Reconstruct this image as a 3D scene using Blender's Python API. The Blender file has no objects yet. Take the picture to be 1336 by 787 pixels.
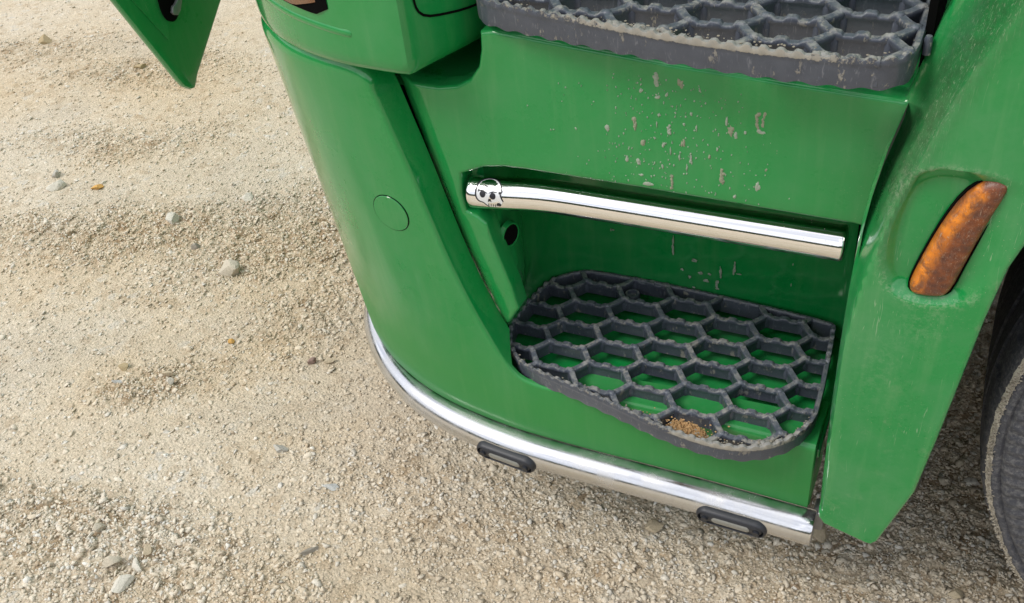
import bpy, bmesh, math, random
import numpy as np
from mathutils import Vector, Matrix
random.seed(7)
RNG = np.random.default_rng(7)
S = bpy.context.scene
C = S.collection
PI = math.pi

# ------------------------------------------------------------------ camera
cam_d = bpy.data.cameras.new('camera')
cam = bpy.data.objects.new('camera', cam_d)
C.objects.link(cam)
RX = Vector((0.9077, 0.4085, -0.0973))        # camera right in the world
RY = Vector((-0.1891, 0.6046, 0.7738))        # camera up
RZ = RX.cross(RY).normalized()
RY = RZ.cross(RX).normalized()
RX = RX.normalized()
M = Matrix((RX, RY, RZ)).transposed().to_4x4()
M.translation = Vector((0.693, -0.966, 1.427))
cam.matrix_world = M
cam_d.sensor_width = 36.0
cam_d.lens = 35.03
cam_d.clip_start = 0.05
cam_d.clip_end = 500.0
S.camera = cam

# ------------------------------------------------------------------ light
SUN_EL, SUN_AZ = math.radians(50), math.radians(222)     # azimuth measured from +X towards +Y
w = bpy.data.worlds.new('World')
S.world = w
w.use_nodes = True
wn = w.node_tree.nodes; wl = w.node_tree.links
bg = wn['Background']
sky = wn.new('ShaderNodeTexSky'); sky.sky_type = 'NISHITA'; sky.sun_disc = False
sky.sun_elevation = SUN_EL
sky.sun_rotation = math.radians(90) - SUN_AZ
sky.air_density = 1.0; sky.dust_density = 3.0; sky.ozone_density = 1.0
# broken cloud cover: bright white clouds over the blue
tc = wn.new('ShaderNodeTexCoord')
cn = wn.new('ShaderNodeTexNoise'); cn.inputs['Scale'].default_value = 2.2; cn.inputs['Detail'].default_value = 6
wl.new(tc.outputs['Generated'], cn.inputs['Vector'])
cr = wn.new('ShaderNodeValToRGB')
cr.color_ramp.elements[0].position = 0.30; cr.color_ramp.elements[0].color = (0.62, 0.62, 0.62, 1)
cr.color_ramp.elements[1].position = 0.62; cr.color_ramp.elements[1].color = (0.97, 0.97, 0.97, 1)
wl.new(cn.outputs['Fac'], cr.inputs['Fac'])
cn2 = wn.new('ShaderNodeTexNoise'); cn2.inputs['Scale'].default_value = 3.5; cn2.inputs['Detail'].default_value = 7; cn2.inputs['Distortion'].default_value = .6
wl.new(tc.outputs['Generated'], cn2.inputs['Vector'])
cc = wn.new('ShaderNodeValToRGB'); cc.color_ramp.elements[0].position = .36; cc.color_ramp.elements[1].position = .62
cc.color_ramp.elements[0].color = (.50, .52, .56, 1); cc.color_ramp.elements[1].color = (1, 1, 1, 1)
wl.new(cn2.outputs['Fac'], cc.inputs['Fac'])
cm = wn.new('ShaderNodeMixRGB'); cm.blend_type = 'MULTIPLY'; cm.inputs['Fac'].default_value = 1; cm.inputs['Color1'].default_value = (11.6, 11.6, 11.8, 1)
wl.new(cc.outputs['Color'], cm.inputs['Color2'])
mx = wn.new('ShaderNodeMixRGB'); wl.new(cm.outputs['Color'], mx.inputs['Color2'])
wl.new(cr.outputs['Color'], mx.inputs['Fac'])
wl.new(sky.outputs['Color'], mx.inputs['Color1'])
wl.new(mx.outputs['Color'], bg.inputs['Color'])
bg.inputs['Strength'].default_value = 0.122
sd = bpy.data.lights.new('sun', 'SUN'); sd.energy = 1.5; sd.angle = math.radians(20); sd.color = (1.0, 0.95, 0.88)
sun = bpy.data.objects.new('sun', sd); C.objects.link(sun)
dv = Vector((math.cos(SUN_EL)*math.cos(SUN_AZ), math.cos(SUN_EL)*math.sin(SUN_AZ), math.sin(SUN_EL)))
sun.rotation_euler = dv.to_track_quat('Z', 'Y').to_euler()
sun.location = dv*20
S.view_settings.view_transform = 'Standard'; S.view_settings.look = 'None'
S.view_settings.exposure = 0.36; S.view_settings.gamma = 1.0

S.cycles.caustics_reflective = False; S.cycles.caustics_refractive = False

# ------------------------------------------------------------------ node helpers
class NT:
    def __init__(s, name):
        s.m = bpy.data.materials.new(name); s.m.use_nodes = True
        s.n = s.m.node_tree.nodes; s.l = s.m.node_tree.links
        s.b = s.n['Principled BSDF']
        s.tc = s.n.new('ShaderNodeTexCoord')
    def put(s, sock, v):
        if isinstance(v, (int, float)): sock.default_value = v
        elif isinstance(v, tuple): sock.default_value = v if len(v) == 4 or len(v) == 3 and sock.type == 'VECTOR' else (*v, 1)
        else: s.l.new(v, sock)
    def noise(s, scale, detail=4, rough=.55, vec=None, dist=0):
        n = s.n.new('ShaderNodeTexNoise'); n.inputs['Scale'].default_value = scale
        n.inputs['Detail'].default_value = detail; n.inputs['Roughness'].default_value = rough
        n.inputs['Distortion'].default_value = dist
        s.l.new(vec or s.tc.outputs['Object'], n.inputs['Vector']); return n.outputs['Fac']
    def voro(s, scale, feat='F1', out='Distance', vec=None):
        n = s.n.new('ShaderNodeTexVoronoi'); n.feature = feat; n.inputs['Scale'].default_value = scale
        s.l.new(vec or s.tc.outputs['Object'], n.inputs['Vector']); return n.outputs[out]
    def scaled(s, v):
        n = s.n.new('ShaderNodeMapping'); n.inputs['Scale'].default_value = v
        s.l.new(s.tc.outputs['Object'], n.inputs['Vector']); return n.outputs['Vector']
    def ramp(s, f, stops):
        n = s.n.new('ShaderNodeValToRGB'); e = n.color_ramp.elements
        while len(e) < len(stops): e.new(.5)
        for i, (p, c) in enumerate(stops):
            e[i].position = p; e[i].color = (c, c, c, 1) if isinstance(c, (int, float)) else (*c, 1)
        s.l.new(f, n.inputs['Fac']); return n.outputs['Color']
    def mix(s, f, a, b, mode='MIX'):
        n = s.n.new('ShaderNodeMixRGB'); n.blend_type = mode
        s.put(n.inputs['Fac'], f); s.put(n.inputs['Color1'], a); s.put(n.inputs['Color2'], b); return n.outputs['Color']
    def math(s, op, a, b=0.0, clamp=False):
        n = s.n.new('ShaderNodeMath'); n.operation = op; n.use_clamp = clamp
        s.put(n.inputs[0], a); s.put(n.inputs[1], b); return n.outputs[0]
    def attr(s, name):
        n = s.n.new('ShaderNodeAttribute'); n.attribute_name = name; return n
    def up(s):
        g = s.n.new('ShaderNodeNewGeometry'); x = s.n.new('ShaderNodeSeparateXYZ')
        s.l.new(g.outputs['Normal'], x.inputs[0]); return x.outputs['Z']
    def bump(s, h, dist=.001, strength=1.0):
        n = s.n.new('ShaderNodeBump'); n.inputs['Distance'].default_value = dist; n.inputs['Strength'].default_value = strength
        s.put(n.inputs['Height'], h); s.l.new(n.outputs['Normal'], s.b.inputs['Normal']); return n
    def set(s, **k):
        for a, v in k.items(): s.put(s.b.inputs[a.replace('_', ' ')], v)
        return s.m

GREEN = (0.004, 0.215, 0.044)
def paint(name, dust=.25, speck=.5, scratch=False, low=0.0):
    t = NT(name)
    base = t.mix(t.noise(3.0, 3), GREEN, (0.008, 0.242, 0.054))
    film = t.ramp(t.noise(9, 6, .7), [(.42, 0), (.72, 1)])
    base = t.mix(t.math('MULTIPLY', film, dust*.8), base, (0.15, 0.29, 0.17))
    run = t.ramp(t.noise(1.0, 5, .6, t.scaled((60, 60, 5))), [(.50, 0), (.74, 1)])
    base = t.mix(t.math('MULTIPLY', run, dust*.7), base, (0.16, 0.34, 0.15))
    sp = t.ramp(t.voro(240), [(.04, 1), (.13, 0)])
    gate = t.ramp(t.noise(7, 4, .6), [(.50, 0), (.66, 1)])
    spk = t.math('MULTIPLY', t.math('MULTIPLY', sp, gate), speck)
    base = t.mix(spk, base, (0.34, 0.36, 0.25))
    rg = t.math('ADD', t.math('MULTIPLY', film, .18), .27)
    coat = 1.0
    if low:
        sx = t.n.new('ShaderNodeSeparateXYZ'); t.l.new(t.tc.outputs['Object'], sx.inputs[0])
        zz = t.math('ADD', sx.outputs['Z'], t.math('MULTIPLY', t.math('SUBTRACT', t.noise(5, 5, .6), .5), .16))
        zz = t.math('SUBTRACT', zz, t.math('MULTIPLY', sx.outputs['X'], -.12))
        lf = t.ramp(zz, [(.36, 1), (.50, 0)])
        base = t.mix(t.math('MULTIPLY', lf, low), base, (0.12, 0.25, 0.08))
        rg = t.math('ADD', rg, t.math('MULTIPLY', lf, .22)); coat = t.math('SUBTRACT', 1.0, t.math('MULTIPLY', lf, .85))
    if scratch:
        sc = t.ramp(t.noise(1.0, 2, .5, t.scaled((260, 260, 22)), 1.5), [(.66, 0), (.74, 1)])
        sc = t.math('MULTIPLY', sc, t.ramp(t.noise(11, 4), [(.48, 0), (.6, .55)]))
        base = t.mix(sc, base, (0.30, 0.42, 0.27))
        sm = t.ramp(t.noise(26, 8, .75), [(.55, 0), (.75, .5)])
        base = t.mix(t.math('MULTIPLY', sm, t.ramp(t.noise(5, 3), [(.45, 0), (.65, 1)])), base, (0.25, 0.31, 0.20))
        gr = t.attr('fold_tone').outputs['Fac']
        fold_m = t.math('MULTIPLY', gr, t.ramp(t.noise(70, 7, .75), [(.30, .45), (.62, 1)]))
        base = t.mix(t.math('MULTIPLY', fold_m, .92), base, (0.030, 0.095, 0.035))  # darker, duller green along the fender fold
        s2 = t.ramp(t.noise(1.0, 3, .6, t.scaled((380, 380, 30)), 2.5), [(.58, 0), (.66, .8)])
        base = t.mix(t.math('MULTIPLY', t.math('MULTIPLY', s2, gr), .7), base, (0.26, 0.34, 0.22))
        rm = t.attr('scuff').outputs['Fac']
        rmm = t.math('MULTIPLY', rm, t.ramp(t.noise(130, 7, .8), [(.48, 0), (.58, 1)]))
        base = t.mix(t.math('MULTIPLY', rmm, .28), base, (0.40, 0.44, 0.33))
    t.bump(t.math('ADD', t.noise(900, 2), t.math('MULTIPLY', spk, .8)), .00015, .35)
    t.set(Base_Color=base, Roughness=rg, Coat_Weight=coat, Coat_Roughness=.10, IOR=1.45, Specular_IOR_Level=.15)
    return t.m
M_paint = paint('green_paint', .18, .25, False, .28)
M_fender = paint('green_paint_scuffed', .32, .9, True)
M_panel = paint('green_paint_panel', .2, .35)

t = NT('chrome')
hz = t.ramp(t.noise(16, 6, .7), [(.45, 0), (.75, .12)])
spots = t.ramp(t.voro(150), [(.05, 1), (.10, 0)])
gate = t.ramp(t.noise(14, 3), [(.5, 0), (.62, 1)])
d = t.math('MULTIPLY', spots, gate)
t.set(Base_Color=t.mix(d, (0.86, 0.86, 0.87), (0.5, 0.46, 0.38)), Metallic=t.math('SUBTRACT', 1.0, t.math('MULTIPLY', d, .8)),
      Roughness=t.math('ADD', t.math('ADD', .04, hz), t.math('MULTIPLY', d, .5)))
t.bump(t.noise(300, 3), .00008, .3)
M_chrome = t.m
t = NT('brushed_chrome')
sm = t.ramp(t.noise(18, 6, .7), [(.40, 0), (.75, 1)])
br = t.noise(1.0, 3, .6, t.scaled((40, 900, 900)))
t.set(Base_Color=t.mix(t.math('MULTIPLY', sm, .35), (0.66, 0.67, 0.70), (0.46, 0.43, 0.37)), Metallic=t.math('SUBTRACT', 1.0, t.math('MULTIPLY', sm, .25)),
      Roughness=t.math('ADD', .13, t.math('ADD', t.math('MULTIPLY', sm, .20), t.math('MULTIPLY', br, .05))))
t.bump(t.noise(260, 4), .0002, .35)
M_rail = t.m

t = NT('step_plastic')
base = t.mix(t.noise(60, 4), (0.040, 0.048, 0.067), (0.080, 0.092, 0.118))
sc = t.ramp(t.noise(1.0, 3, .6, t.scaled((300, 300, 60)), 1), [(.60, 0), (.72, .6)])
base = t.mix(sc, base, (0.19, 0.20, 0.23))
upn = t.ramp(t.up(), [(.30, 0), (.75, 1)])
m1 = t.ramp(t.noise(60, 7, .75), [(.47, 0), (.58, 1)])
gg = t.ramp(t.noise(9, 2), [(.38, .45), (.58, 1)])
mud = t.math('MULTIPLY', t.math('MULTIPLY', upn, m1), gg)
spl = t.ramp(t.noise(1.0, 6, .7, t.scaled((75, 75, 38))), [(.595, 0), (.625, .8)])
mud = t.math('MAXIMUM', mud, t.math('MULTIPLY', spl, gg))
dat = t.attr('dirt').outputs['Fac']
mud = t.math('MAXIMUM', mud, t.math('MULTIPLY', t.ramp(t.math('ADD', dat, t.math('MULTIPLY', t.math('SUBTRACT', t.noise(150, 7, .75), .5), 1.5)), [(.50, 0), (.60, 1)]), t.ramp(dat, [(.02, 0), (.2, 1)])))
base = t.mix(t.math('MULTIPLY', mud, .85), base, t.mix(t.noise(110, 5, .7), (0.20, 0.21, 0.21), (0.42, 0.37, 0.28)))
base = t.mix(t.math('MULTIPLY', t.math('MULTIPLY', upn, t.ramp(t.noise(120, 5, .7), [(.3, .3), (.7, 1)])), .34), base, (0.27, 0.30, 0.34))
t.bump(t.math('ADD', t.noise(420, 4, .7), t.math('MULTIPLY', mud, 2.0)), .0006, .6)
t.set(Base_Color=base, Roughness=t.math('ADD', .36, t.math('MULTIPLY', mud, .45)))
M_tread = t.m

def simple(name, col, rough=.6, metal=0.0, nscale=60, var=.25, bumpd=.0004, **k):
    t = NT(name)
    c2 = tuple(max(0, c*(1-var)) for c in col)
    t.set(Base_Color=t.mix(t.noise(nscale, 5, .65), col, c2), Roughness=rough, Metallic=metal, **k)
    t.bump(t.noise(nscale*6, 4, .6), bumpd, .6)
    return t.m
M_black = simple('black_gap', (0.004, 0.004, 0.004), .95, Specular_IOR_Level=0.05)
M_rubber = simple('black_rubber', (0.025, 0.028, 0.036), .42, 0, 200, .4)
M_dark = simple('dark_underbody', (0.022, 0.02, 0.018), .8, 0, 12, .5)
M_mud = simple('dried_mud', (0.38, 0.46, 0.36), .95, 0, 160, .45, .0012)
M_crust = simple('grey_mud_crust', (0.36, 0.325, 0.26), .95, 0, 160, .5, .0012)
M_clod = simple('orange_clay', (0.60, 0.37, 0.17), .95, 0, 150, .5, .0012)
M_ink = simple('black_sticker_ink', (0.010, 0.010, 0.016), .35, 0, 50, .1, .00005)
M_stkr = simple('white_sticker', (0.72, 0.74, 0.76), .3, .2, 90, .12, .00005)
M_lenscl = simple('clear_lens', (0.25, 0.255, 0.235), .3, 0, 300, .35, .0003, Coat_Weight=.6)
M_hl = simple('headlamp_lens', (0.26, 0.10, 0.03), .12, .1, 40, .85, .0004, Coat_Weight=1.0)
M_grey = simple('latch_metal', (0.32, 0.32, 0.33), .45, .7, 90, .4)
M_steel = simple('rim_steel', (0.35, 0.35, 0.36), .45, .8, 20, .4)
t = NT('rust'); M_rust = t.set(Base_Color=t.mix(t.noise(120, 5), (0.24, 0.06, 0.02), (0.10, 0.10, 0.03)), Roughness=.9)

t = NT('amber_lens')
ox = t.n.new('ShaderNodeSeparateXYZ'); t.l.new(t.tc.outputs['Object'], ox.inputs[0])
facet = t.voro(70, 'F1', 'Distance', t.scaled((1.1, 1, 1.6)))
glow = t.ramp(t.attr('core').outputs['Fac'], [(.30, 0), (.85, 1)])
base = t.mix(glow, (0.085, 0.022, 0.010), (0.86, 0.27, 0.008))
base = t.mix(t.math('MULTIPLY', t.ramp(facet, [(.1, 0), (.7, 1)]), .55), base, (0.30, 0.075, 0.01))
dd = t.ramp(t.noise(150, 6, .75), [(.50, 0), (.66, 1)])
base = t.mix(t.ramp(t.noise(1.0, 6, .72, t.scaled((75, 40, 42)), .6), [(.46, 0), (.60, .75)]), base, (0.085, 0.028, 0.016))
base = t.mix(t.math('MULTIPLY', dd, .35), base, (0.19, 0.12, 0.095))
sc = t.ramp(t.noise(1.0, 3, .6, t.scaled((420, 420, 90)), 2), [(.62, 0), (.70, .7)])
base = t.mix(sc, base, (0.42, 0.30, 0.22))
g_ = t.ramp(t.noise(380, 4, .8), [(.60, 0), (.70, .5)])
base = t.mix(g_, base, (0.42, 0.36, 0.28))
t.bump(t.math('ADD', t.math('MULTIPLY', facet, 1.2), t.noise(500, 3)), .001, .5)
M_amber = t.set(Base_Color=base, Roughness=.5, Coat_Weight=.3, Coat_Roughness=.35)

t = NT('tyre_rubber')
at = t.attr('muddy').outputs['Fac']
base = t.mix(t.noise(110, 7, .75), (0.022, 0.025, 0.036), (0.070, 0.074, 0.088))
dust = t.ramp(t.noise(150, 8, .8), [(.46, 0), (.66, 1)])
base = t.mix(t.math('MULTIPLY', dust, .55), base, (0.24, 0.235, 0.23))
mm = t.math('GREATER_THAN', t.math('ADD', at, t.math('MULTIPLY', t.math('SUBTRACT', t.noise(120, 6, .8), .5), 1.1)), .52)
base = t.mix(mm, base, t.mix(t.noise(90, 5), (0.62, 0.59, 0.52), (0.42, 0.38, 0.30)))
t.bump(t.math('ADD', t.noise(260, 6, .75), mm), .0016, .8)
M_tyre = t.set(Base_Color=base, Roughness=.85)

def gravel_nodes(t):
    """crushed limestone: tone attribute per stone, warm and cool minerals, silt"""
    tone = t.attr('tone').outputs['Fac']
    base = t.ramp(tone, [(0.0, (0.38, 0.295, 0.20)), (.18, (0.55, 0.47, 0.355)), (.50, (0.66, 0.595, 0.48)),
                         (.72, (0.71, 0.65, 0.54)), (.86, (0.62, 0.60, 0.54)), (.95, (0.70, 0.68, 0.62)), (1.0, (0.78, 0.755, 0.69))])
    big = t.noise(1.3, 5, .6)
    base = t.mix(t.ramp(big, [(.40, 0), (.66, .55)]), base, t.mix(1.0, base, (0.88, 0.76, 0.58), 'MULTIPLY'))
    g2 = t.noise(2.1, 4, .6, t.scaled((1, 1, 1.7)))
    base = t.mix(t.ramp(g2, [(.52, 0), (.66, .40)]), base, (0.54, 0.50, 0.42))
    grain = t.noise(260, 5, .8)
    base = t.mix(.74, base, t.ramp(grain, [(.25, .58), (.5, .98), (.75, 1.30)]), 'MULTIPLY')
    oc = t.ramp(t.noise(34, 5, .7), [(.66, 0), (.76, .6)])
    base = t.mix(oc, base, (0.44, 0.27, 0.11))
    return base
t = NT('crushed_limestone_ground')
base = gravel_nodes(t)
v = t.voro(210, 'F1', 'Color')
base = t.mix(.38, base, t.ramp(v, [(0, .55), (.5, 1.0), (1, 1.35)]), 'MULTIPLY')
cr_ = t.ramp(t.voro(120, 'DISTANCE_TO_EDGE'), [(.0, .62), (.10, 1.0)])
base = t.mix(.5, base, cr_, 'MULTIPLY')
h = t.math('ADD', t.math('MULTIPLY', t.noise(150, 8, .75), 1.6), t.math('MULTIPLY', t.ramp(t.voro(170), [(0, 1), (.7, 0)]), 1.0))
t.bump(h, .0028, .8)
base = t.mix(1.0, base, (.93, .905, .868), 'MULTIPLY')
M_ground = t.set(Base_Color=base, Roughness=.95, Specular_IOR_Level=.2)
t = NT('limestone_chip')
base = gravel_nodes(t)
t.bump(t.noise(330, 6, .75), .0016, .7)
M_chip = t.set(Base_Color=base, Roughness=.92, Specular_IOR_Level=.25)
def stone_mat(name, a, b):
    t = NT(name)
    base = t.mix(t.noise(55, 6, .7), a, b)
    base = t.mix(.7, base, t.ramp(t.noise(260, 5, .8), [(.25, .6), (.5, 1.0), (.75, 1.3)]), 'MULTIPLY')
    t.bump(t.noise(210, 7, .75), .0022, .8)
    return t.set(Base_Color=base, Roughness=.93, Specular_IOR_Level=.25)

# ------------------------------------------------------------------ object helpers
def link(name, me, mat=None, parent=None, kind=None, smooth=None):
    o = bpy.data.objects.new(name, me); C.objects.link(o)
    if mat: me.materials.append(mat)
    if parent: o.parent = parent
    if kind: o['kind'] = kind
    if smooth is not None:
        for p in me.polygons: p.use_smooth = True
        me.set_sharp_from_angle(angle=math.radians(smooth))
    return o
def mesh(name, v, f, mat=None, parent=None, kind=None, smooth=None):
    me = bpy.data.meshes.new(name); me.from_pydata([tuple(p) for p in v], [], [tuple(q) for q in f]); me.validate(); me.update()
    return link(name, me, mat, parent, kind, smooth)
def bm_obj(name, bm, mat=None, parent=None, kind=None, smooth=None):
    me = bpy.data.meshes.new(name); bm.to_mesh(me); bm.free()
    return link(name, me, mat, parent, kind, smooth)
def gridfaces(n, m, closed=False):
    out = []
    for i in range(n-1):
        for j in range(m if closed else m-1):
            a, b = i*m+j, i*m+(j+1) % m
            out.append((a, b, b+m, a+m))
    return out
def chaikin(pts, it=2, closed=True):
    for _ in range(it):
        q = []; n = len(pts)
        for i in range(n if closed else n-1):
            a, b = pts[i], pts[(i+1) % n]
            q.append(tuple(a[k]*.75+b[k]*.25 for k in range(len(a)))); q.append(tuple(a[k]*.25+b[k]*.75 for k in range(len(a))))
        pts = q if closed else [pts[0]]+q+[pts[-1]]
    return pts
def resample(P, n):
    P = np.array(P, float); s = np.r_[0, np.cumsum(np.linalg.norm(np.diff(P, axis=0), axis=1))]
    u = np.linspace(0, s[-1], n)
    return np.stack([np.interp(u, s, P[:, k]) for k in range(P.shape[1])], 1)
def smooth1(a, k=2):
    a = np.array(a, float)
    for _ in range(k):
        b = a.copy(); b[1:-1] = (a[:-2]+2*a[1:-1]+a[2:])/4; a = b
    return a
def tube(name, path, r, mat, parent=None, seg=32, caps=True, round_end=.004, squash=None):
    P = np.array(path, float); n = len(P)
    T = np.gradient(P, axis=0); T /= np.linalg.norm(T, axis=1)[:, None]
    up = np.array([0, 0, 1.0]); rows = []; rad = []
    items = [(P[i], T[i], r) for i in range(n)]
    if caps:
        e = round_end
        items = [(P[0]-T[0]*e*(1-math.cos(a)) if 0 else P[0]+T[0]*(e-e*math.sin(a)), T[0], r-e+e*math.cos(math.pi/2-a)) for a in (0.02, .5, 1.0)] + items[1:]
        items = items[:-1] + [(P[-1]-T[-1]*(e-e*math.sin(a)), T[-1], r-e+e*math.sin(math.pi/2-a)) for a in (.0, .6, 1.1, 1.5)]
        # simple rounded ends
        items = [(P[0], T[0], r-e), (P[0]+T[0]*e*.3, T[0], r-e*.3), (P[0]+T[0]*e, T[0], r)] + [(P[i], T[i], r) for i in range(1, n-1)] + \
                [(P[-1]-T[-1]*e, T[-1], r), (P[-1]-T[-1]*e*.3, T[-1], r-e*.3), (P[-1], T[-1], r-e)]
    v = []
    for p, tt, rr in items:
        a = np.cross(up, tt); a /= np.linalg.norm(a); b = np.cross(tt, a)
        for k in range(seg):
            th = 2*PI*k/seg
            v.append(p+a*rr*math.cos(th)*(squash or 1)+b*rr*math.sin(th))
    f = gridfaces(len(items), seg, True)
    if caps:
        f.append(tuple(range(seg-1, -1, -1))); f.append(tuple(range((len(items)-1)*seg, len(items)*seg)))
    return mesh(name, v, f, mat, parent, smooth=35)
def sheet_panel(name, outline, y, depth, mat, parent, bevel=.006, step=.014, warp=None, seg=3):
    """plate in the xz plane with rounded front edge, cut into a fine grid and warped"""
    bm = bmesh.new()
    vs = [bm.verts.new((x, y, z)) for x, z in outline]
    f = bm.faces.new(vs)
    if f.normal.y > 0: f.normal_flip()
    f.normal_update()
    r = bmesh.ops.extrude_face_region(bm, geom=[f])
    nv = [g for g in r['geom'] if isinstance(g, bmesh.types.BMVert)]
    # original face stays at the front: move the copy backwards
    for q in nv: q.co.y += depth
    fe = [e for e in bm.edges if all(abs(v_.co.y-y) < 1e-6 for v_ in e.verts)]
    bm.normal_update()
    if bevel: bmesh.ops.bevel(bm, geom=fe, offset=bevel, segments=seg, profile=.5, affect='EDGES', clamp_overlap=True)
    xs = [p[0] for p in outline]; zs = [p[1] for p in outline]
    x = min(xs)+step
    while x < max(xs):
        bmesh.ops.bisect_plane(bm, geom=bm.verts[:]+bm.edges[:]+bm.faces[:], plane_co=(x, 0, 0), plane_no=(1, 0, 0)); x += step
    z = min(zs)+step
    while z < max(zs):
        bmesh.ops.bisect_plane(bm, geom=bm.verts[:]+bm.edges[:]+bm.faces[:], plane_co=(0, 0, z), plane_no=(0, 0, 1)); z += step
    if warp:
        for q in bm.verts: q.co.y += warp(q.co.x, q.co.z)
    bmesh.ops.recalc_face_normals(bm, faces=bm.faces[:])
    return bm_obj(name, bm, mat, parent, smooth=40)
def sstep(a, b, x):
    t_ = min(1, max(0, (x-a)/(b-a))); return t_*t_*(3-2*t_)
def pdist(pts, x, z):
    best = 9
    for (ax, az), (bx, bz) in zip(pts[:-1], pts[1:]):
        dx, dz = bx-ax, bz-az; t_ = max(0, min(1, ((x-ax)*dx+(z-az)*dz)/(dx*dx+dz*dz)))
        best = min(best, math.hypot(x-ax-dx*t_, z-az-dz*t_))
    return best
def inside(poly, x, z):
    c = False; n = len(poly)
    for i in range(n):
        (x1, z1), (x2, z2) = poly[i], poly[(i+1) % n]
        if (z1 > z) != (z2 > z) and x < (x2-x1)*(z-z1)/(z2-z1)+x1: c = not c
    return c
def solid_outline(name, pts3, thick_vec, mat, parent, bevel=.003, smooth=40):
    bm = bmesh.new(); vs = [bm.verts.new(p) for p in pts3]; f = bm.faces.new(vs)
    r = bmesh.ops.extrude_face_region(bm, geom=[f])
    for q in r['geom']:
        if isinstance(q, bmesh.types.BMVert): q.co += Vector(thick_vec)
    bmesh.ops.recalc_face_normals(bm, faces=bm.faces[:])
    if bevel:
        big = sorted(bm.faces, key=lambda g: -len(g.verts))[:2]
        es = set(e for g in big for e in g.edges)
        bmesh.ops.bevel(bm, geom=list(es), offset=bevel, segments=2, profile=.5, affect='EDGES')
    return bm_obj(name, bm, mat, parent, smooth=smooth)
def box(name, lo, hi, mat, parent, bevel=.0):
    bm = bmesh.new(); bmesh.ops.create_cube(bm, size=1)
    for q in bm.verts:
        q.co = Vector([lo[k] + (q.co[k]+.5)*(hi[k]-lo[k]) for k in range(3)])
    if bevel: bmesh.ops.bevel(bm, geom=bm.edges[:], offset=bevel, segments=3, profile=.5, affect='EDGES')
    return bm_obj(name, bm, mat, parent, smooth=35)

# ------------------------------------------------------------------ ground
def hash2(ix, iy, k=0):
    h = (ix.astype(np.int64)*374761393 + iy.astype(np.int64)*668265263 + k*2147483647 + 12345) & 0xffffffff
    h = ((h ^ (h >> 13)) * 1274126177) & 0xffffffff
    h = ((h ^ (h >> 16)) * 2246822519) & 0xffffffff
    return ((h ^ (h >> 15)) & 0xffffff) / float(0xffffff)
def vnoise(x, y, k=0):
    ix, iy = np.floor(x), np.floor(y); fx, fy = x-ix, y-iy
    fx = fx*fx*(3-2*fx); fy = fy*fy*(3-2*fy)
    a, b = hash2(ix, iy, k), hash2(ix+1, iy, k); c, d_ = hash2(ix, iy+1, k), hash2(ix+1, iy+1, k)
    return (a*(1-fx)+b*fx)*(1-fy)+(c*(1-fx)+d_*fx)*fy
def fbm(x, y, o=4, k=0):
    s = 0; a = .5
    for i in range(o):
        s = s+a*vnoise(x, y, k+i); x = x*2.03+17.3; y = y*2.03-9.1; a *= .5
    return s/(1-.5**o)
def worley(x, y, k=0):
    ix, iy = np.floor(x), np.floor(y)
    f1 = np.full(x.shape, 9.); f2 = np.full(x.shape, 9.); idv = np.zeros(x.shape)
    for dx in (-1, 0, 1):
        for dy in (-1, 0, 1):
            cx, cy = ix+dx, iy+dy
            px_, py_ = cx+hash2(cx, cy, k), cy+hash2(cx, cy, k+1)
            dd_ = np.hypot(x-px_, y-py_); iid = hash2(cx, cy, k+2)
            near = dd_ < f1
            f2 = np.where(near, f1, np.minimum(f2, dd_)); idv = np.where(near, iid, idv); f1 = np.where(near, dd_, f1)
    return f1, f2, idv
# crumbly loose patches of the yard (centre x, y, radius x, radius y, rotation, weight)
LOOSE = [(-1.25, .62, .55, .13, .45, 1.0), (-.82, .62, .35, .17, .55, 1.0), (-.55, .42, .25, .12, .9, .6), (-2.45, 1.45, .3, .12, .3, .8), (-1.95, 1.35, .3, .10, .3, .8),
         (-.72, -.30, .35, .10, .15, 1.0), (-.45, -.38, .3, .12, .2, .8), (-1.7, .95, .3, .1, .4, .7), (-.77, .13, .10, .05, .3, 1.0), (.85, .45, .6, .6, 0, .8), (.3, .0, .6, .2, 0, .5)]
def loose(x, y):
    s = np.zeros(np.shape(x))
    wx = x+.25*(fbm(x*2.5, y*2.5, 3, 50)-.5); wy = y+.25*(fbm(x*2.5, y*2.5, 3, 60)-.5)
    for cx, cy, rx, ry, ro, wt in LOOSE:
        u = (wx-cx)*math.cos(ro)+(wy-cy)*math.sin(ro); v_ = -(wx-cx)*math.sin(ro)+(wy-cy)*math.cos(ro)
        s = np.maximum(s, wt*np.clip(1.5-np.hypot(u/rx, v_/ry)*1.0, 0, 1))
    return np.clip(s, 0, 1)
def coarse_h(x, y):
    return .016*(fbm(x*.9, y*.9, 3, 3)-.5)+.010*(fbm(x*4, y*4, 3, 9)-.5)+.007*loose(x, y)*(fbm(x*13, y*13, 3, 15)-.2)
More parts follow.
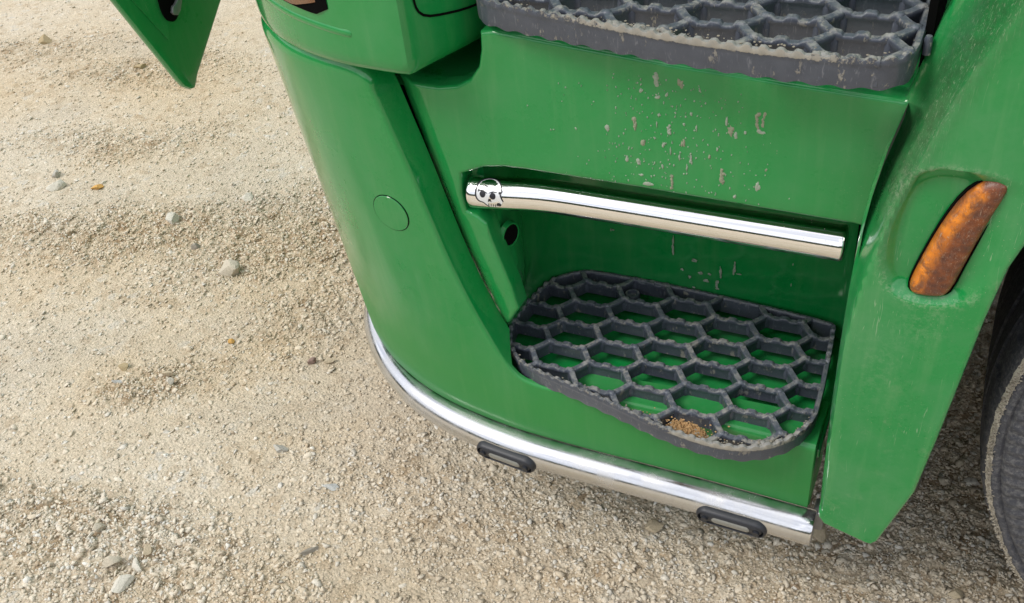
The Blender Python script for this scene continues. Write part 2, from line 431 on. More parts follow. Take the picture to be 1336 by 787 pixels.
def ground_h(x, y):
    L_ = loose(x, y)
    h_ = coarse_h(x, y)
    wx = x+.008*(vnoise(x*60, y*60, 70)-.5); wy = y+.008*(vnoise(x*60, y*60, 71)-.5)
    a1, a2, ai = worley(wx*36, wy*36, 20); e = np.clip((a2-a1)*4, 0, 1); e = e*e*(3-2*e)
    b1, b2, bi = worley(wx*85, wy*85, 30); eb = np.clip((b2-b1)*3, 0, 1)
    sel = (ai > .55-.35*L_)
    h_ = h_ + (.0010+.0080*L_)*ai*e*sel + (.0004+.0026*L_)*bi*eb
    h_ = h_ + (.0022+.0022*L_)*(fbm(x*70, y*70, 3, 40)-.5)
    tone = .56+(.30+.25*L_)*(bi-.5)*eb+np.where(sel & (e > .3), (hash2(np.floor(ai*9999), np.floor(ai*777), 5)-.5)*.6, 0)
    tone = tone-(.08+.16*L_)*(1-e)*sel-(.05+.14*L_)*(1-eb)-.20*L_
    return h_, np.clip(tone, 0, 1)
def axis(segs, outer):
    a = [segs[0][0]]
    for (p0, p1, s0, s1) in segs:
        while a[-1] < p1:
            t_ = (a[-1]-p0)/(p1-p0); a.append(a[-1]+s0+(s1-s0)*t_)
    st = segs[-1][3]; hi = []; x = a[-1]
    while x < outer: st *= 1.35; x += st; hi.append(x)
    st = segs[0][2]; lo = []; x = a[0]
    while x > -outer: st *= 1.35; x -= st; lo.append(x)
    return np.array(lo[::-1]+a+hi)
ax_ = axis([(-3.35, -1.0, .0068, .0040), (-1.0, 1.12, .0036, .0036)], 80)
ay_ = axis([(-.62, .55, .0036, .0036), (.55, 2.25, .0042, .0075)], 80)
GX, GY = np.meshgrid(ax_, ay_)
GH, GT = ground_h(GX.ravel(), GY.ravel())
def grid_mesh(name, X, Y, Z):
    ny, nx = X.shape
    me = bpy.data.meshes.new(name); n = nx*ny
    me.vertices.add(n); me.vertices.foreach_set('co', np.stack([X.ravel(), Y.ravel(), Z], 1).astype(np.float32).ravel())
    i = np.arange(n).reshape(ny, nx); q = np.stack([i[:-1, :-1], i[:-1, 1:], i[1:, 1:], i[1:, :-1]], -1).reshape(-1, 4)
    me.loops.add(q.size); me.loops.foreach_set('vertex_index', q.ravel().astype(np.int32))
    me.polygons.add(len(q)); me.polygons.foreach_set('loop_start', (np.arange(len(q))*4).astype(np.int32))
    me.polygons.foreach_set('use_smooth', np.ones(len(q), bool))
    me.update(calc_edges=True); return me
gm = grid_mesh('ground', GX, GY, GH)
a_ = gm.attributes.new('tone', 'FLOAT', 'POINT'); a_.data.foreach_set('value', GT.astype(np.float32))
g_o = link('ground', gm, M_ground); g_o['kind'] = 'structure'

bv = []; bf = []
for i in range(120):
    a = 2*PI*i/120
    for r_, z_ in ((38, -.5), (40, 5.5), (44, 9.5), (54, 11.5), (78, 10.0)):
        k_ = 1+.12*math.sin(a*5+1)+.07*math.sin(a*13); bv.append((r_*math.cos(a), r_*math.sin(a), z_*k_ if z_ > 0 else z_))
M_bank = simple('dark_horizon_bank', (0.055, 0.07, 0.035), .95, 0, .6, .6, .3)
for i in range(120):
    for j in range(4): bf.append((i*5+j, ((i+1) % 120)*5+j, ((i+1) % 120)*5+j+1, i*5+j+1))
mesh('added_horizon_bank', bv, bf, M_bank, None, 'structure', smooth=60)  # unseen ring, added to give the chrome a dark horizon band to reflect

# loose chips: convex angular stones merged into one gravel mass
def ico():
    ph = (1+5**.5)/2
    v = np.array([(-1, ph, 0), (1, ph, 0), (-1, -ph, 0), (1, -ph, 0), (0, -1, ph), (0, 1, ph), (0, -1, -ph), (0, 1, -ph), (ph, 0, -1), (ph, 0, 1), (-ph, 0, -1), (-ph, 0, 1)])
    f = np.array([(0, 11, 5), (0, 5, 1), (0, 1, 7), (0, 7, 10), (0, 10, 11), (1, 5, 9), (5, 11, 4), (11, 10, 2), (10, 7, 6), (7, 1, 8), (3, 9, 4), (3, 4, 2), (3, 2, 6), (3, 6, 8), (3, 8, 9), (4, 9, 5), (2, 4, 11), (6, 2, 10), (8, 6, 7), (9, 8, 1)])
    return v/np.linalg.norm(v, axis=1)[:, None], f
IV, IF = ico()
OV = np.array([(1, 0, 0), (0, 1, 0), (-1, 0, 0), (0, -1, 0), (0, 0, 1), (0, 0, -1)], float)
OF = np.array([(0, 1, 4), (1, 2, 4), (2, 3, 4), (3, 0, 4), (1, 0, 5), (2, 1, 5), (3, 2, 5), (0, 3, 5)])
def chips(n, sz, V0, F0, pick, flat=(.35, .8), sink=.25):
    x, y = pick(n); n = len(x)
    size = sz(n, x, y)
    nv = len(V0)
    V = V0[None]*(1+RNG.uniform(-.32, .32, (n, nv, 1)))
    V = V+RNG.uniform(-.12, .12, (n, nv, 3))
    for _ in range(3 if nv > 6 else 1):
        nn = RNG.normal(size=(n, 1, 3)); nn /= np.linalg.norm(nn, axis=2, keepdims=True); dd_ = RNG.uniform(.25, .6, (n, 1))
        k_ = (V*nn).sum(2)-dd_; V = V-nn*np.clip(k_, 0, None)[..., None]
    V *= np.stack([RNG.uniform(.7, 1.25, n), RNG.uniform(.55, .95, n), RNG.uniform(*flat, n)], 1)[:, None, :]
    tx, ty = RNG.normal(0, .22, n), RNG.normal(0, .22, n)
    z = V[..., 2]+V[..., 0]*tx[:, None]+V[..., 1]*ty[:, None]
    a = RNG.uniform(0, 2*PI, n)[:, None]
    X = V[..., 0]*np.cos(a)-V[..., 1]*np.sin(a); Y = V[..., 0]*np.sin(a)+V[..., 1]*np.cos(a)
    r = (size/2)[:, None]
    gh, _ = ground_h(x, y)
    P = np.stack([X*r+x[:, None], Y*r+y[:, None], z*r+(gh+size*.5*(RNG.uniform(-.35, .35, n)+.5-sink*1.6))[:, None]], -1)
    F = (F0[None]+(np.arange(n)*nv)[:, None, None]).reshape(-1, 3)
    tone = np.repeat(np.clip(RNG.beta(2.6, 2.2, n)*1.05, 0, 1), nv)
    return P.reshape(-1, 3), F, tone
def pick_area(p_loose, n_try_scale=3.0):
    def f(n):
        xs, ys = [], []
        got = 0
        while got < n:
            x = RNG.uniform(-3.3, 1.1, n); y = RNG.uniform(-.6, 2.2, n)
            # part of the yard between the viewer's side and the far side of the truck front
            u = (x-.693)*.408-(y+.966)*-.908   # distance sideways of the viewing axis
            dist = np.hypot(x-.6, y+.6)
            vis = (y > -.62+.0*x) & (y < .75+.5*(-x).clip(0)+.1) & (y > -.75-.42*x.clip(None, 0)*1.0-.35+0*x)
            dens = np.clip(1.25-dist*.30, .16, 1)
            L_ = loose(x, y)
            pr = dens*(1-p_loose+p_loose*L_)
            k = vis & (RNG.uniform(0, 1, n) < pr)
            xs.append(x[k]); ys.append(y[k]); got += k.sum()
        return np.concatenate(xs)[:n], np.concatenate(ys)[:n]
    return f
parts = [chips(60000, lambda n, x, y: RNG.uniform(.0035, .0075, n)*(1+.25*np.hypot(x-.6, y+.6)*.5), OV, OF, pick_area(.86)),
         chips(22000, lambda n, x, y: RNG.uniform(.007, .013, n), IV, IF, pick_area(.85)),
         chips(4200, lambda n, x, y: RNG.uniform(.012, .022, n), IV, IF, pick_area(.88), (.3, .7), .42),
         chips(9000, lambda n, x, y: RNG.uniform(.010, .024, n)**1.0, IV, IF, pick_area(.25), (.14, .30), .46),
         chips(900, lambda n, x, y: RNG.uniform(.02, .036, n), IV, IF, pick_area(.6), (.22, .40), .6)]
off = 0; PV, PF, PT = [], [], []
for p, f, tn in parts:
    PV.append(p); PF.append(f+off); PT.append(tn); off += len(p)
PV = np.concatenate(PV); PF = np.concatenate(PF); PT = np.concatenate(PT)
me = bpy.data.meshes.new('gravel'); me.vertices.add(len(PV)); me.vertices.foreach_set('co', PV.astype(np.float32).ravel())
me.loops.add(PF.size); me.loops.foreach_set('vertex_index', PF.ravel().astype(np.int32))
me.polygons.add(len(PF)); me.polygons.foreach_set('loop_start', (np.arange(len(PF))*3).astype(np.int32))
me.update(calc_edges=True)
a_ = me.attributes.new('tone', 'FLOAT', 'POINT'); a_.data.foreach_set('value', PT.astype(np.float32))
gv = link('gravel', me, M_chip); gv['kind'] = 'stuff'; gv['label'] = 'loose crushed limestone chips scattered over the packed yard'; gv['category'] = 'gravel'
print('gravel tris', len(PF), 'ground quads', len(gm.polygons))

# single stones one can point to
ST = {'pale': ((0.56, 0.51, 0.41), (0.46, 0.41, 0.32)), 'white': ((0.66, 0.63, 0.55), (0.54, 0.51, 0.43)), 'tan': ((0.52, 0.45, 0.33), (0.40, 0.33, 0.22)),
      'red': ((0.26, 0.17, 0.145), (0.32, 0.24, 0.20)), 'grey': ((0.48, 0.46, 0.40), (0.38, 0.37, 0.33)), 'brown': ((0.44, 0.36, 0.22), (0.34, 0.26, 0.15)),
      'orange': ((0.68, 0.36, 0.09), (0.48, 0.32, 0.12)), 'dark': ((0.26, 0.24, 0.20), (0.33, 0.30, 0.25)), 'slate': ((0.47, 0.48, 0.46), (0.40, 0.41, 0.39))}
STM = {k: stone_mat('stone_'+k, *v_) for k, v_ in ST.items()}
def stone(x, y, sx, sy, sz_, rot, kind, label, tilt=.1, up_=.25):
    bm = bmesh.new(); bmesh.ops.create_icosphere(bm, subdivisions=3, radius=1)
    for q in bm.verts:      # chop flats into the ball so that it breaks like crushed rock
        pass
    for _ in range(9):
        nrm = Vector((random.uniform(-1, 1), random.uniform(-1, 1), random.uniform(-.8, 1))).normalized(); dd_ = random.uniform(.38, .72)
        for q in bm.verts:
            k = q.co.dot(nrm)
            if k > dd_: q.co -= nrm*(k-dd_)
    for q in bm.verts: q.co *= 1+random.uniform(-.035, .035)
    for q in bm.verts: q.co = Vector((q.co.x*sx*.66, q.co.y*sy*.66, q.co.z*sz_*.66))
    bm.transform(Matrix.Rotation(tilt, 4, 'X')); bm.transform(Matrix.Rotation(rot, 4, 'Z'))
    gh = float(ground_h(np.array([x]), np.array([y]))[0][0])
    o = bm_obj('stone', bm, STM[kind], smooth=14); o.location = (x, y, gh+sz_*up_)
    o['label'] = label; o['category'] = 'stone'; o['group'] = 'larger stones in the gravel yard'
STONES = [(-.881, .479, .060, .050, .035, .3, 'pale', 'largest pale limestone lump, casting a dark shadow at the edge of the crumbly patch'),
 (-1.652, .673, .050, .032, .028, .9, 'white', 'whitish rounded stone beside a grey one, left of the crumbly patch'),
 (-1.70, .72, .035, .03, .02, .2, 'grey', 'small grey stone just behind the whitish rounded stone'),
 (-.497, .269, .022, .014, .014, .9, 'red', 'small dark reddish stone a hand from the bumper corner'),
 (-.46, .285, .024, .012, .012, .5, 'tan', 'tan oval pebble touching the dark reddish stone'),
 (-.88, .071, .028, .012, .010, .35, 'slate', 'thin pale grey flat pebble lying alone on the smooth ground'),
 (-.416, .024, .030, .024, .012, .3, 'grey', 'oval grey flat stone below the bumper corner'),
 (-.264, -.023, .028, .014, .010, .1, 'slate', 'pale bluish lozenge chip on the fine gravel'),
 (-.219, -.163, .042, .007, .010, .95, 'dark', 'long thin dark sliver of stone pointing at the truck'),
 (-.495, -.350, .042, .032, .018, 1.2, 'white', 'big pale wedge stone at the lower edge of the photo'),
 (-.505, -.300, .038, .014, .014, -.5, 'white', 'elongated white chip above the big pale wedge stone'),
 (-.545, -.318, .032, .022, .018, .4, 'pale', 'pale angular stone left of the elongated white chip'),
 (-.50, -.272, .022, .016, .016, 1.2, 'tan', 'small tan block above the elongated white chip'),
 (-.625, -.262, .022, .016, .014, 1.0, 'pale', 'pale leaning chip in the lower left loose patch'),
 (-.783, .125, .030, .012, .016, .2, 'tan', 'tan chip standing at the edge of the small crumbled hole'),
 (-.760, .105, .018, .014, .012, .2, 'white', 'little white stone inside the small crumbled hole'),
 (-2.502, 1.482, .055, .04, .035, .2, 'brown', 'brown clod in the far upper left of the yard'),
 (-1.935, 1.371, .045, .03, .022, .2, 'brown', 'brown clod near the tip of the hanging green flap'),
 (-1.521, .701, .030, .022, .014, .4, 'orange', 'bright orange chip in the crumbly patch'),
 (-.718, .270, .018, .013, .008, .4, 'orange', 'tiny orange chip on the smooth ground right of centre patch'),
 (-.44, .455, .028, .022, .02, .5, 'pale', 'upright pale block beside the green bumper corner'),
 (-.905, .115, .022, .018, .014, .4, 'brown', 'brown crumb just left of the thin grey pebble'),
 (.685, .205, .036, .030, .022, .4, 'dark', 'dark grey stone under the pointed tip of the green fender'),
 (.735, .34, .045, .035, .022, 1.2, 'dark', 'dark stone in the shade between fender and tyre'),
 (.83, .12, .022, .018, .014, .3, 'tan', 'yellowish tan block lying in front of the tyre'),
 (.60, .175, .050, .042, .018, .5, 'tan', 'broad tan slab beside the end of the chrome rail'),
 (.34, .095, .036, .026, .014, .1, 'tan', 'flat tan stone lying half under the middle of the chrome rail'),
 (-1.18, .62, .036, .03, .024, .7, 'white', 'white angular stone in the middle of the crumbly patch'),
 (-1.05, .78, .034, .026, .016, .1, 'white', 'flat white chip at the right of the crumbly patch'),
 (-1.04, .545, .022, .02, .02, .1, 'dark', 'dark little stone in front of the crumbly patch')]
for x, y, a, b, c_, ro, kd, lb in STONES:
    stone(x, y, a*.98, b*.98, c_*1.1, ro, kd, lb, random.uniform(-.25, .25), .30 if a < .045 else .2)

# ------------------------------------------------------------------ truck
truck = bpy.data.objects.new('truck', None); C.objects.link(truck); truck.location = (0, 0, 0)
truck['label'] = 'green truck cab corner with honeycomb steps, chrome bumper rail and grab bar'; truck['category'] = 'truck'

# --- bumper corner and skirt below the step: one swept shell
PL = np.array([0, .1, .25, .35, .42, .49, .56, .63, .70, .77, .84, .91, 1.0])
LC = np.array([(.600, .0), (.45, .0), (.25, -.006), (.15, -.006), (.085, .001), (.02, .012), (-.05, .034), (-.13, .076), (-.205, .138), (-.258, .21), (-.288, .30), (-.305, .42), (-.32, .72)])
UC = np.array([(.600, -.003), (.45, -.006), (.25, -.010), (.13, -.014), (.06, -.018), (.0, -.018), (-.06, -.014), (-.125, .004), (-.19, .044), (-.245, .105), (-.285, .19), (-.31, .32), (-.33, .66)])
_pp = np.linspace(0, 1, 400)
def dense(T):
    q = np.stack([np.interp(_pp, PL, T[:, 0]), np.interp(_pp, PL, T[:, 1])], 1)
    for _ in range(160): q[1:-1] = (q[:-2]+2*q[1:-1]+q[2:])/4
    return q
LD, UD = dense(LC), dense(UC)
def zbot(p): return .270+.030*(.6-np.interp(p, _pp, LD[:, 0]).clip(-.2, .6))
def surf(p, z):
    t_ = (z-.275)/.605
    L_ = np.stack([np.interp(p, _pp, LD[:, 0]), np.interp(p, _pp, LD[:, 1])], -1)
    U_ = np.stack([np.interp(p, _pp, UD[:, 0]), np.interp(p, _pp, UD[:, 1])], -1)
    xy = L_*(1-t_)[..., None]+U_*t_[..., None]
    return np.concatenate([xy, z[..., None]], -1)
BND = [(.598, .386), (.5, .388), (.4, .388), (.3, .387), (.235, .386), (.190, .387), (.162, .394), (.143, .416), (.125, .449), (.106, .492), (.088, .54), (.069, .60), (.053, .665), (.036, .74),
       (.018, .81), (.0055, .860), (-.004, .877), (-.035, .880), (-.1, .883), (-.18, .885), (-.24, .882), (-.28, .88), (-.305, .88), (-.322, .88), (-.33, .88)]
B = resample(chaikin([(a*1.0, b) for a, b in BND], 1, False), 200)
def p_of_x(x, z):
    t_ = (z-.275)/.605
    X_ = LD[:, 0]*(1-t_)+UD[:, 0]*t_
    return float(np.interp(-x, -X_, _pp))
pB = np.array([p_of_x(x, z) for x, z in B])
sB = np.r_[0, np.cumsum(np.linalg.norm(np.diff(B, axis=0), axis=1))]
i1 = int(np.argmin(abs(B[:, 0]-.235)+abs(B[:, 1]-.391))); i2 = int(np.argmin(abs(B[:, 0]+.06)+abs(B[:, 1]-.88)))
pb = pB.copy(); pb[i1:i2+1] = np.interp(sB[i1:i2+1], [sB[i1], sB[i2]], [pB[i1], pB[i2]])
pb = smooth1(pb, 30)
NR = 26; rows = []
for k in range(NR):
    v_ = k/(NR-1)
    p = pb+(pB-pb)*v_; z = zbot(p)+(B[:, 1]-zbot(p))*v_
    rows.append(surf(p, z))
top = rows[-1]; nb = rows[-1]-rows[-2]
tt = np.gradient(top, axis=0); tt /= np.linalg.norm(tt, axis=1)[:, None]
nb = nb-(nb*tt).sum(1)[:, None]*tt; nb /= np.linalg.norm(nb, axis=1)[:, None]
nin = np.cross(tt, nb); nin *= np.sign(nin[:, 1:2]+1e-9); nin[:, 2] *= .4; nin /= np.linalg.norm(nin, axis=1)[:, None]
nb = np.stack([smooth1(nb[:, k], 8) for k in range(3)], 1); nb /= np.linalg.norm(nb, axis=1)[:, None]
kx = [0, i1-4, i1+4, i1+15, i1+22, i2-12, i2-6, 199]
R_ = np.interp(np.arange(200), kx, [.009, .009, .005, .005, .006, .008, .022, .026])
AM = np.interp(np.arange(200), kx, [88, 88, 84, 80, 80, 80, 82, 84])*PI/180
EX = np.interp(np.arange(200), kx, [.05, .04, .003, .003, .0345, .0375, .10, .14])
for a in (.12, .3, .5, .7, .86, 1.0):
    an = AM*a
    rows.append(top+nb*(R_*np.sin(an))[:, None]+nin*(R_*(1-np.cos(an)))[:, None])
last = rows[-1]; dr = nb*np.cos(AM)[:, None]+nin*np.sin(AM)[:, None]
for e in (.25, .6, 1.0): rows.append(last+dr*(EX*e)[:, None])
# lower edge rolls under
b0 = rows[0]; und = []
for a in (1.0, .66, .33):
    an = a*PI/2
    und.append(b0+np.array([0, 0, -1.])*.0035*math.sin(an)+nin*.0035*(1-math.cos(an)))
und = [und[0]+nin*.05]+und
rows = und+rows
v = np.concatenate(rows); f = gridfaces(len(rows), 200)
f = [q[::-1] for q in f]
corner = mesh('bumper_corner_skirt', v, f, M_paint, truck, smooth=50)
# closed end of the skirt next to the fender
z0, z1 = .266, .392
box('skirt_end', (.586, .004, .268), (.600, .10, .388), M_paint, truck, .003)
# round towing eye cap set in a groove
cp = surf(np.array([p_of_x(-.008, .665)]), np.array([.665]))[0]
cpx = surf(np.array([p_of_x(.012, .665)]), np.array([.665]))[0]; cpz = surf(np.array([p_of_x(-.008, .685)]), np.array([.685]))[0]
ux = Vector(cpx-cp).normalized(); uz = Vector(cpz-cp).normalized(); un = ux.cross(uz).normalized()
if un.y > 0: un = -un
uz = (uz-ux*uz.dot(ux)).normalized()
def disc(name, c, prof, mat, parent, seg=48):
    vv = []; ff = []
    for r_, h_ in prof:
        for k in range(seg):
            a = 2*PI*k/seg; vv.append(Vector(c)+ux*r_*math.cos(a)+uz*r_*math.sin(a)+un*h_)
    ff = gridfaces(len(prof), seg, True); ff.append(tuple((len(prof)-1)*seg+k for k in range(seg)))
    return mesh(name, vv, ff, mat, parent, smooth=40)
groove = disc('cap_groove', cp, [(.0305, -.006), (.0305, .0003), (.0300, .0009), (.0282, .0009)], M_black, truck)
cap = disc('towing_eye_cap', cp, [(.0295, -.006), (.0295, .0008), (.0288, .0016), (.02, .0018), (.008, .0019)], M_paint, truck)
groove.parent = cap
# left silhouette run of the bumper goes round to the front of the truck
fr = mesh('front_bumper', [(-.318, .70, .24), (-.318, 2.45, .24), (-.33, 2.45, 1.15), (-.33, .64, 1.15), (-.25, .70, .24), (-.25, 2.45, .24), (-.25, 2.45, 1.15), (-.25, .64, 1.15)],
          [(0, 3, 2, 1), (4, 5, 6, 7), (0, 4, 7, 3), (1, 2, 6, 5), (0, 1, 5, 4), (2, 3, 7, 6)], M_paint, truck)

# --- step panel between the seam and the fender
OUT = [(.1245, .463), (.1125, .485), (.0965, .533), (.0745, .610), (.0495, .713), (.0275, .808), (.0165, .862),
       (.045, .8585), (.085, .858), (.112, .863), (.132, .874), (.146, .892), (.152, .915), (.154, .938), (.172, .9415), (.23, .936), (.39, .922), (.52, .915), (.636, .9115), (.643, .9135), (.648, .925), (.654, .97), (.665, 1.02), (.68, 1.07), (.69, 1.12), (.70, 1.12), (.690, 1.03), (.676, .975), (.662, .92), (.648, .86), (.638, .80), (.632, .744), (.603, .7475), (.50, .7495), (.35, .7525), (.195, .7535), (.165, .7525), (.135, .747), (.100, .731), (.0965, .70), (.099, .672), (.116, .6655), (.128, .655), (.133, .63), (.143, .592), (.155, .55), (.162, .512), (.149, .490), (.137, .470), (.131, .4585)]
def wp(x, z):
    sx = float(np.interp(z, [.45, .485, .533, .61, .713, .808, .862], [.130, .1125, .0965, .0745, .0495, .0275, .0165]))
    return .018*(1-sstep(0, .034, x-sx))*(1 if z < .87 else 0) - .006*sstep(.45, .66, x)*sstep(.75, .85, z)
sheet_panel('step_panel', OUT, .020, .030, M_panel, truck, .0055, .014, wp)
# shelf over the panel, under the upper step
mesh('step_shelf', [(.148, .05, .905), (.66, .05, .893), (.66, .30, .905), (.148, .30, .915), (.148, .05, .880), (.66, .05, .868), (.66, .30, .88), (.148, .30, .89)],
     [(0, 1, 2, 3), (4, 7, 6, 5), (0, 4, 5, 1), (1, 5, 6, 2), (2, 6, 7, 3), (3, 7, 4, 0)], M_panel, truck)
# pocket below the headlamp housing: floor and side wall
mesh('ledge_floor', [(-.12, .06, .853), (.02, .045, .853), (.15, .045, .853), (.17, .40, .856), (-.27, .40, .856), (-.12, .06, .84), (.02, .045, .84), (.15, .045, .84), (.17, .40, .84), (-.27, .40, .84)],
     [(0, 1, 2, 3, 4), (9, 8, 7, 6, 5)]+[(k, k+5, (k+1) % 5+5, (k+1) % 5) for k in range(5)], M_paint, truck)
wl_ = [];
for z in (.845, .90, .96, 1.2):
    for (x, y) in ((.150, .046), (.1545, .10), (.162, .20), (.17, .34)): wl_.append((x, y, z))
mesh('ledge_side_wall', wl_, [q[::-1] for q in gridfaces(4, 4)], M_paint, truck, smooth=60)

# --- recess shell behind grab bar and lower step
rows = []
for z in np.linspace(.360, .84, 20):
    cx = float(np.interp(z, [.36, .42, .47, .512, .55, .592, .63, .655, .70, .84], [.104, .110, .128, .150, .150, .142, .132, .126, .120, .115]))
    c0 = cx if z > .5 else cx
    P = [(.084, .0505), (cx-.008, .0508), (cx-.002, .052), (cx-.004, .07), (.118+(cx-.118)*.5, .11), (.112, .15), (.113, .185), (.125, .222), (.150, .247), (.19, .256), (.24, .258), (.35, .258), (.48, .256), (.575, .252), (.600, .24), (.606, .20), (.608, .12), (.608, .045)]
    P = resample(chaikin(P, 2, False), 56)
    rows.append([(x, y, z) for x, y in P])
v = [p for r in rows for p in r]
mesh('recess_wall', v, gridfaces(20, 56), M_panel, truck, smooth=60)
# sloping roof lip over the bar
mesh('recess_roof', [(.09, .048, .7585), (.61, .048, .7585), (.61, .26, .78), (.09, .26, .78), (.09, .048, .77), (.61, .048, .77), (.61, .26, .80), (.09, .26, .80)],
     [(0, 3, 2, 1), (4, 5, 6, 7), (0, 1, 5, 4), (1, 2, 6, 5), (2, 3, 7, 6), (3, 0, 4, 7)], M_panel, truck)
# back of the bar pocket so that the strip beside it is closed
mesh('ledge_back_wall', [(-.25, .36, .84), (.20, .36, .84), (.20, .36, 1.2), (-.25, .36, 1.2)], [(0, 1, 2, 3)], M_paint, truck)
box('step_floor', (.10, .012, .362), (.604, .262, .378), M_panel, truck, .002)
# bolt hole in the left wall of the recess
hp = Vector((.1425, .060, .6135)); hn = Vector((.935, -.35, .05)).normalized()
hu = hn.cross(Vector((0, 0, 1))).normalized(); hv = Vector((0, 0, 1))
def ringmesh(name, c, prof, mat, parent, fill=True, seg=36):
    vv = [c+hu*r_*math.cos(2*PI*k/seg)+hv*r_*1.15*math.sin(2*PI*k/seg)+hn*h_ for r_, h_ in prof for k in range(seg)]
    ff = gridfaces(len(prof), seg, True)
    if fill: ff.append(tuple((len(prof)-1)*seg+k for k in range(seg)))
    return mesh(name, vv, ff, mat, parent, smooth=40)
# seam gap strips behind the panel joint
sg = [(.1505, .4535), (.122, .485), (.1035, .533), (.0795, .610), (.0535, .713), (.030, .808), (.0185, .862)]
vv = []
for (x, z) in sg:
    xr = min(x+.012, float(np.interp(z, [.42, .47, .512, .55, .592, .63, .7], [.102, .114, .132, .140, .132, .122, .112])))
    vv += [(x-.03, .062, z), (xr, .062, z), (x-.03, .07, z), (xr, .07, z)]
ff = []
for i in range(len(sg)-1):
    a = i*4; ff += [(a, a+1, a+5, a+4), (a+2, a+6, a+7, a+3)]
mesh('seam_backing', vv, ff, M_black, truck)

# --- headlamp housing above the corner
HP = [(-.33, .50), (-.315, .33), (-.295, .21), (-.262, .125), (-.188, .042), (-.111, -.006), (-.03, -.031), (.03, -.0375), (.060, -.039), (.078, -.0395), (.0865, -.036), (.0905, -.028), (.095, -.014), (.108, .022), (.124, .063), (.138, .12), (.147, .20), (.15, .33)]
def hcurve(n=90): return resample(chaikin(HP, 2, False), n)
H0 = hcurve(); Tn = np.gradient(H0, axis=0); Tn /= np.linalg.norm(Tn, axis=1)[:, None]; Nn = np.stack([-Tn[:, 1], Tn[:, 0]], 1)
if Nn[45, 1] < 0: Nn = -Nn
rows = []
for z, ins in ((.905, .10), (.897, .035), (.8955, .018), (.898, .010), (.9025, .004), (.910, .001), (.92, 0), (.94, 0), (.96, .0003), (.98, .0008), (1.0, .0015), (1.05, .004), (1.12, .008), (1.25, .016), (1.4, .03)):
    q = H0+Nn*ins; rows.append(np.c_[q, np.full(90, z)-.02*(H0[:, 1].clip(0, .5))*0])
mesh('headlamp_housing', np.concatenate(rows), gridfaces(len(rows), 90), M_paint, truck, smooth=45)
def on_house(u, z, out):      # u = index along the plan curve
    x = np.interp(u, np.arange(90), H0[:, 0]); y = np.interp(u, np.arange(90), H0[:, 1])
    nx = np.interp(u, np.arange(90), Nn[:, 0]); ny = np.interp(u, np.arange(90), Nn[:, 1])
    return (x-nx*out, y-ny*out, z)
def u_of_x(x): return float(np.interp(x, H0[:, 0], np.arange(90)))
# headlamp opening with black frame and lens
ua, ub = u_of_x(-.27), u_of_x(-.018)
def patch(name, ua, ub, zf, zt, out, mat, parent):
    rows = []
    for k in range(9):
        a = (k/8)**3; row = []
        for j in range(31):
            u = ua+(ub-ua)*j/30; zb_ = zf(j/30); z = zb_+(zt-zb_)*a
            o = out*(1 if 0 < k else .0)*(1 if j < 30 else 0)
            row.append(on_house(u, z, o))
        rows += row
    return mesh(name, rows, gridfaces(9, 31), mat, parent, smooth=50)
hl = patch('headlamp', ua, ub, lambda s: .990-.028*s if s < .93 else .964+.01*(s-.93)/.07, 1.15, .0016, M_black, truck)
patch('lens', ua, ub-1.0, lambda s: .9925-.027*s+(.016*max(0, s-.85)/.15), 1.14, .0032, M_hl, hl)
# raised flange under the lamp
path = [on_house(ua+(u_of_x(.012)-ua)*k/30, .974-.028*(k/30)**.8, -.0058) for k in range(31)]
tube('lamp_flange', path, .0075, M_paint, truck, 14)
# lid line on the rear facing flank of the housing
lidpts = [(.0935, 1.15), (.0935, 1.03), (.0937, .995), (.0945, .974), (.0985, .963), (.106, .957), (.122, .949), (.146, .943)]
rows = []
for (x, z) in resample(chaikin(lidpts, 2, False), 40):
    u = u_of_x(x); rows.append((u, z))
rr = np.array(rows); tg = np.gradient(np.c_[np.interp(rr[:, 0], np.arange(90), np.r_[0, np.cumsum(np.linalg.norm(np.diff(H0, axis=0), axis=1))]), rr[:, 1]], axis=0)
tg /= np.linalg.norm(tg, axis=1)[:, None]
vv = []
ds = np.linalg.norm(H0[46]-H0[45])
for (u, z), (a, b) in zip(rows, tg):
    vv.append(on_house(u+b*.0016/ds, z-a*.0016, .0006)); vv.append(on_house(u-b*.0016/ds, z+a*.0016, .0006))
mesh('lid_gap', vv, gridfaces(40, 2), M_black, truck, smooth=60)

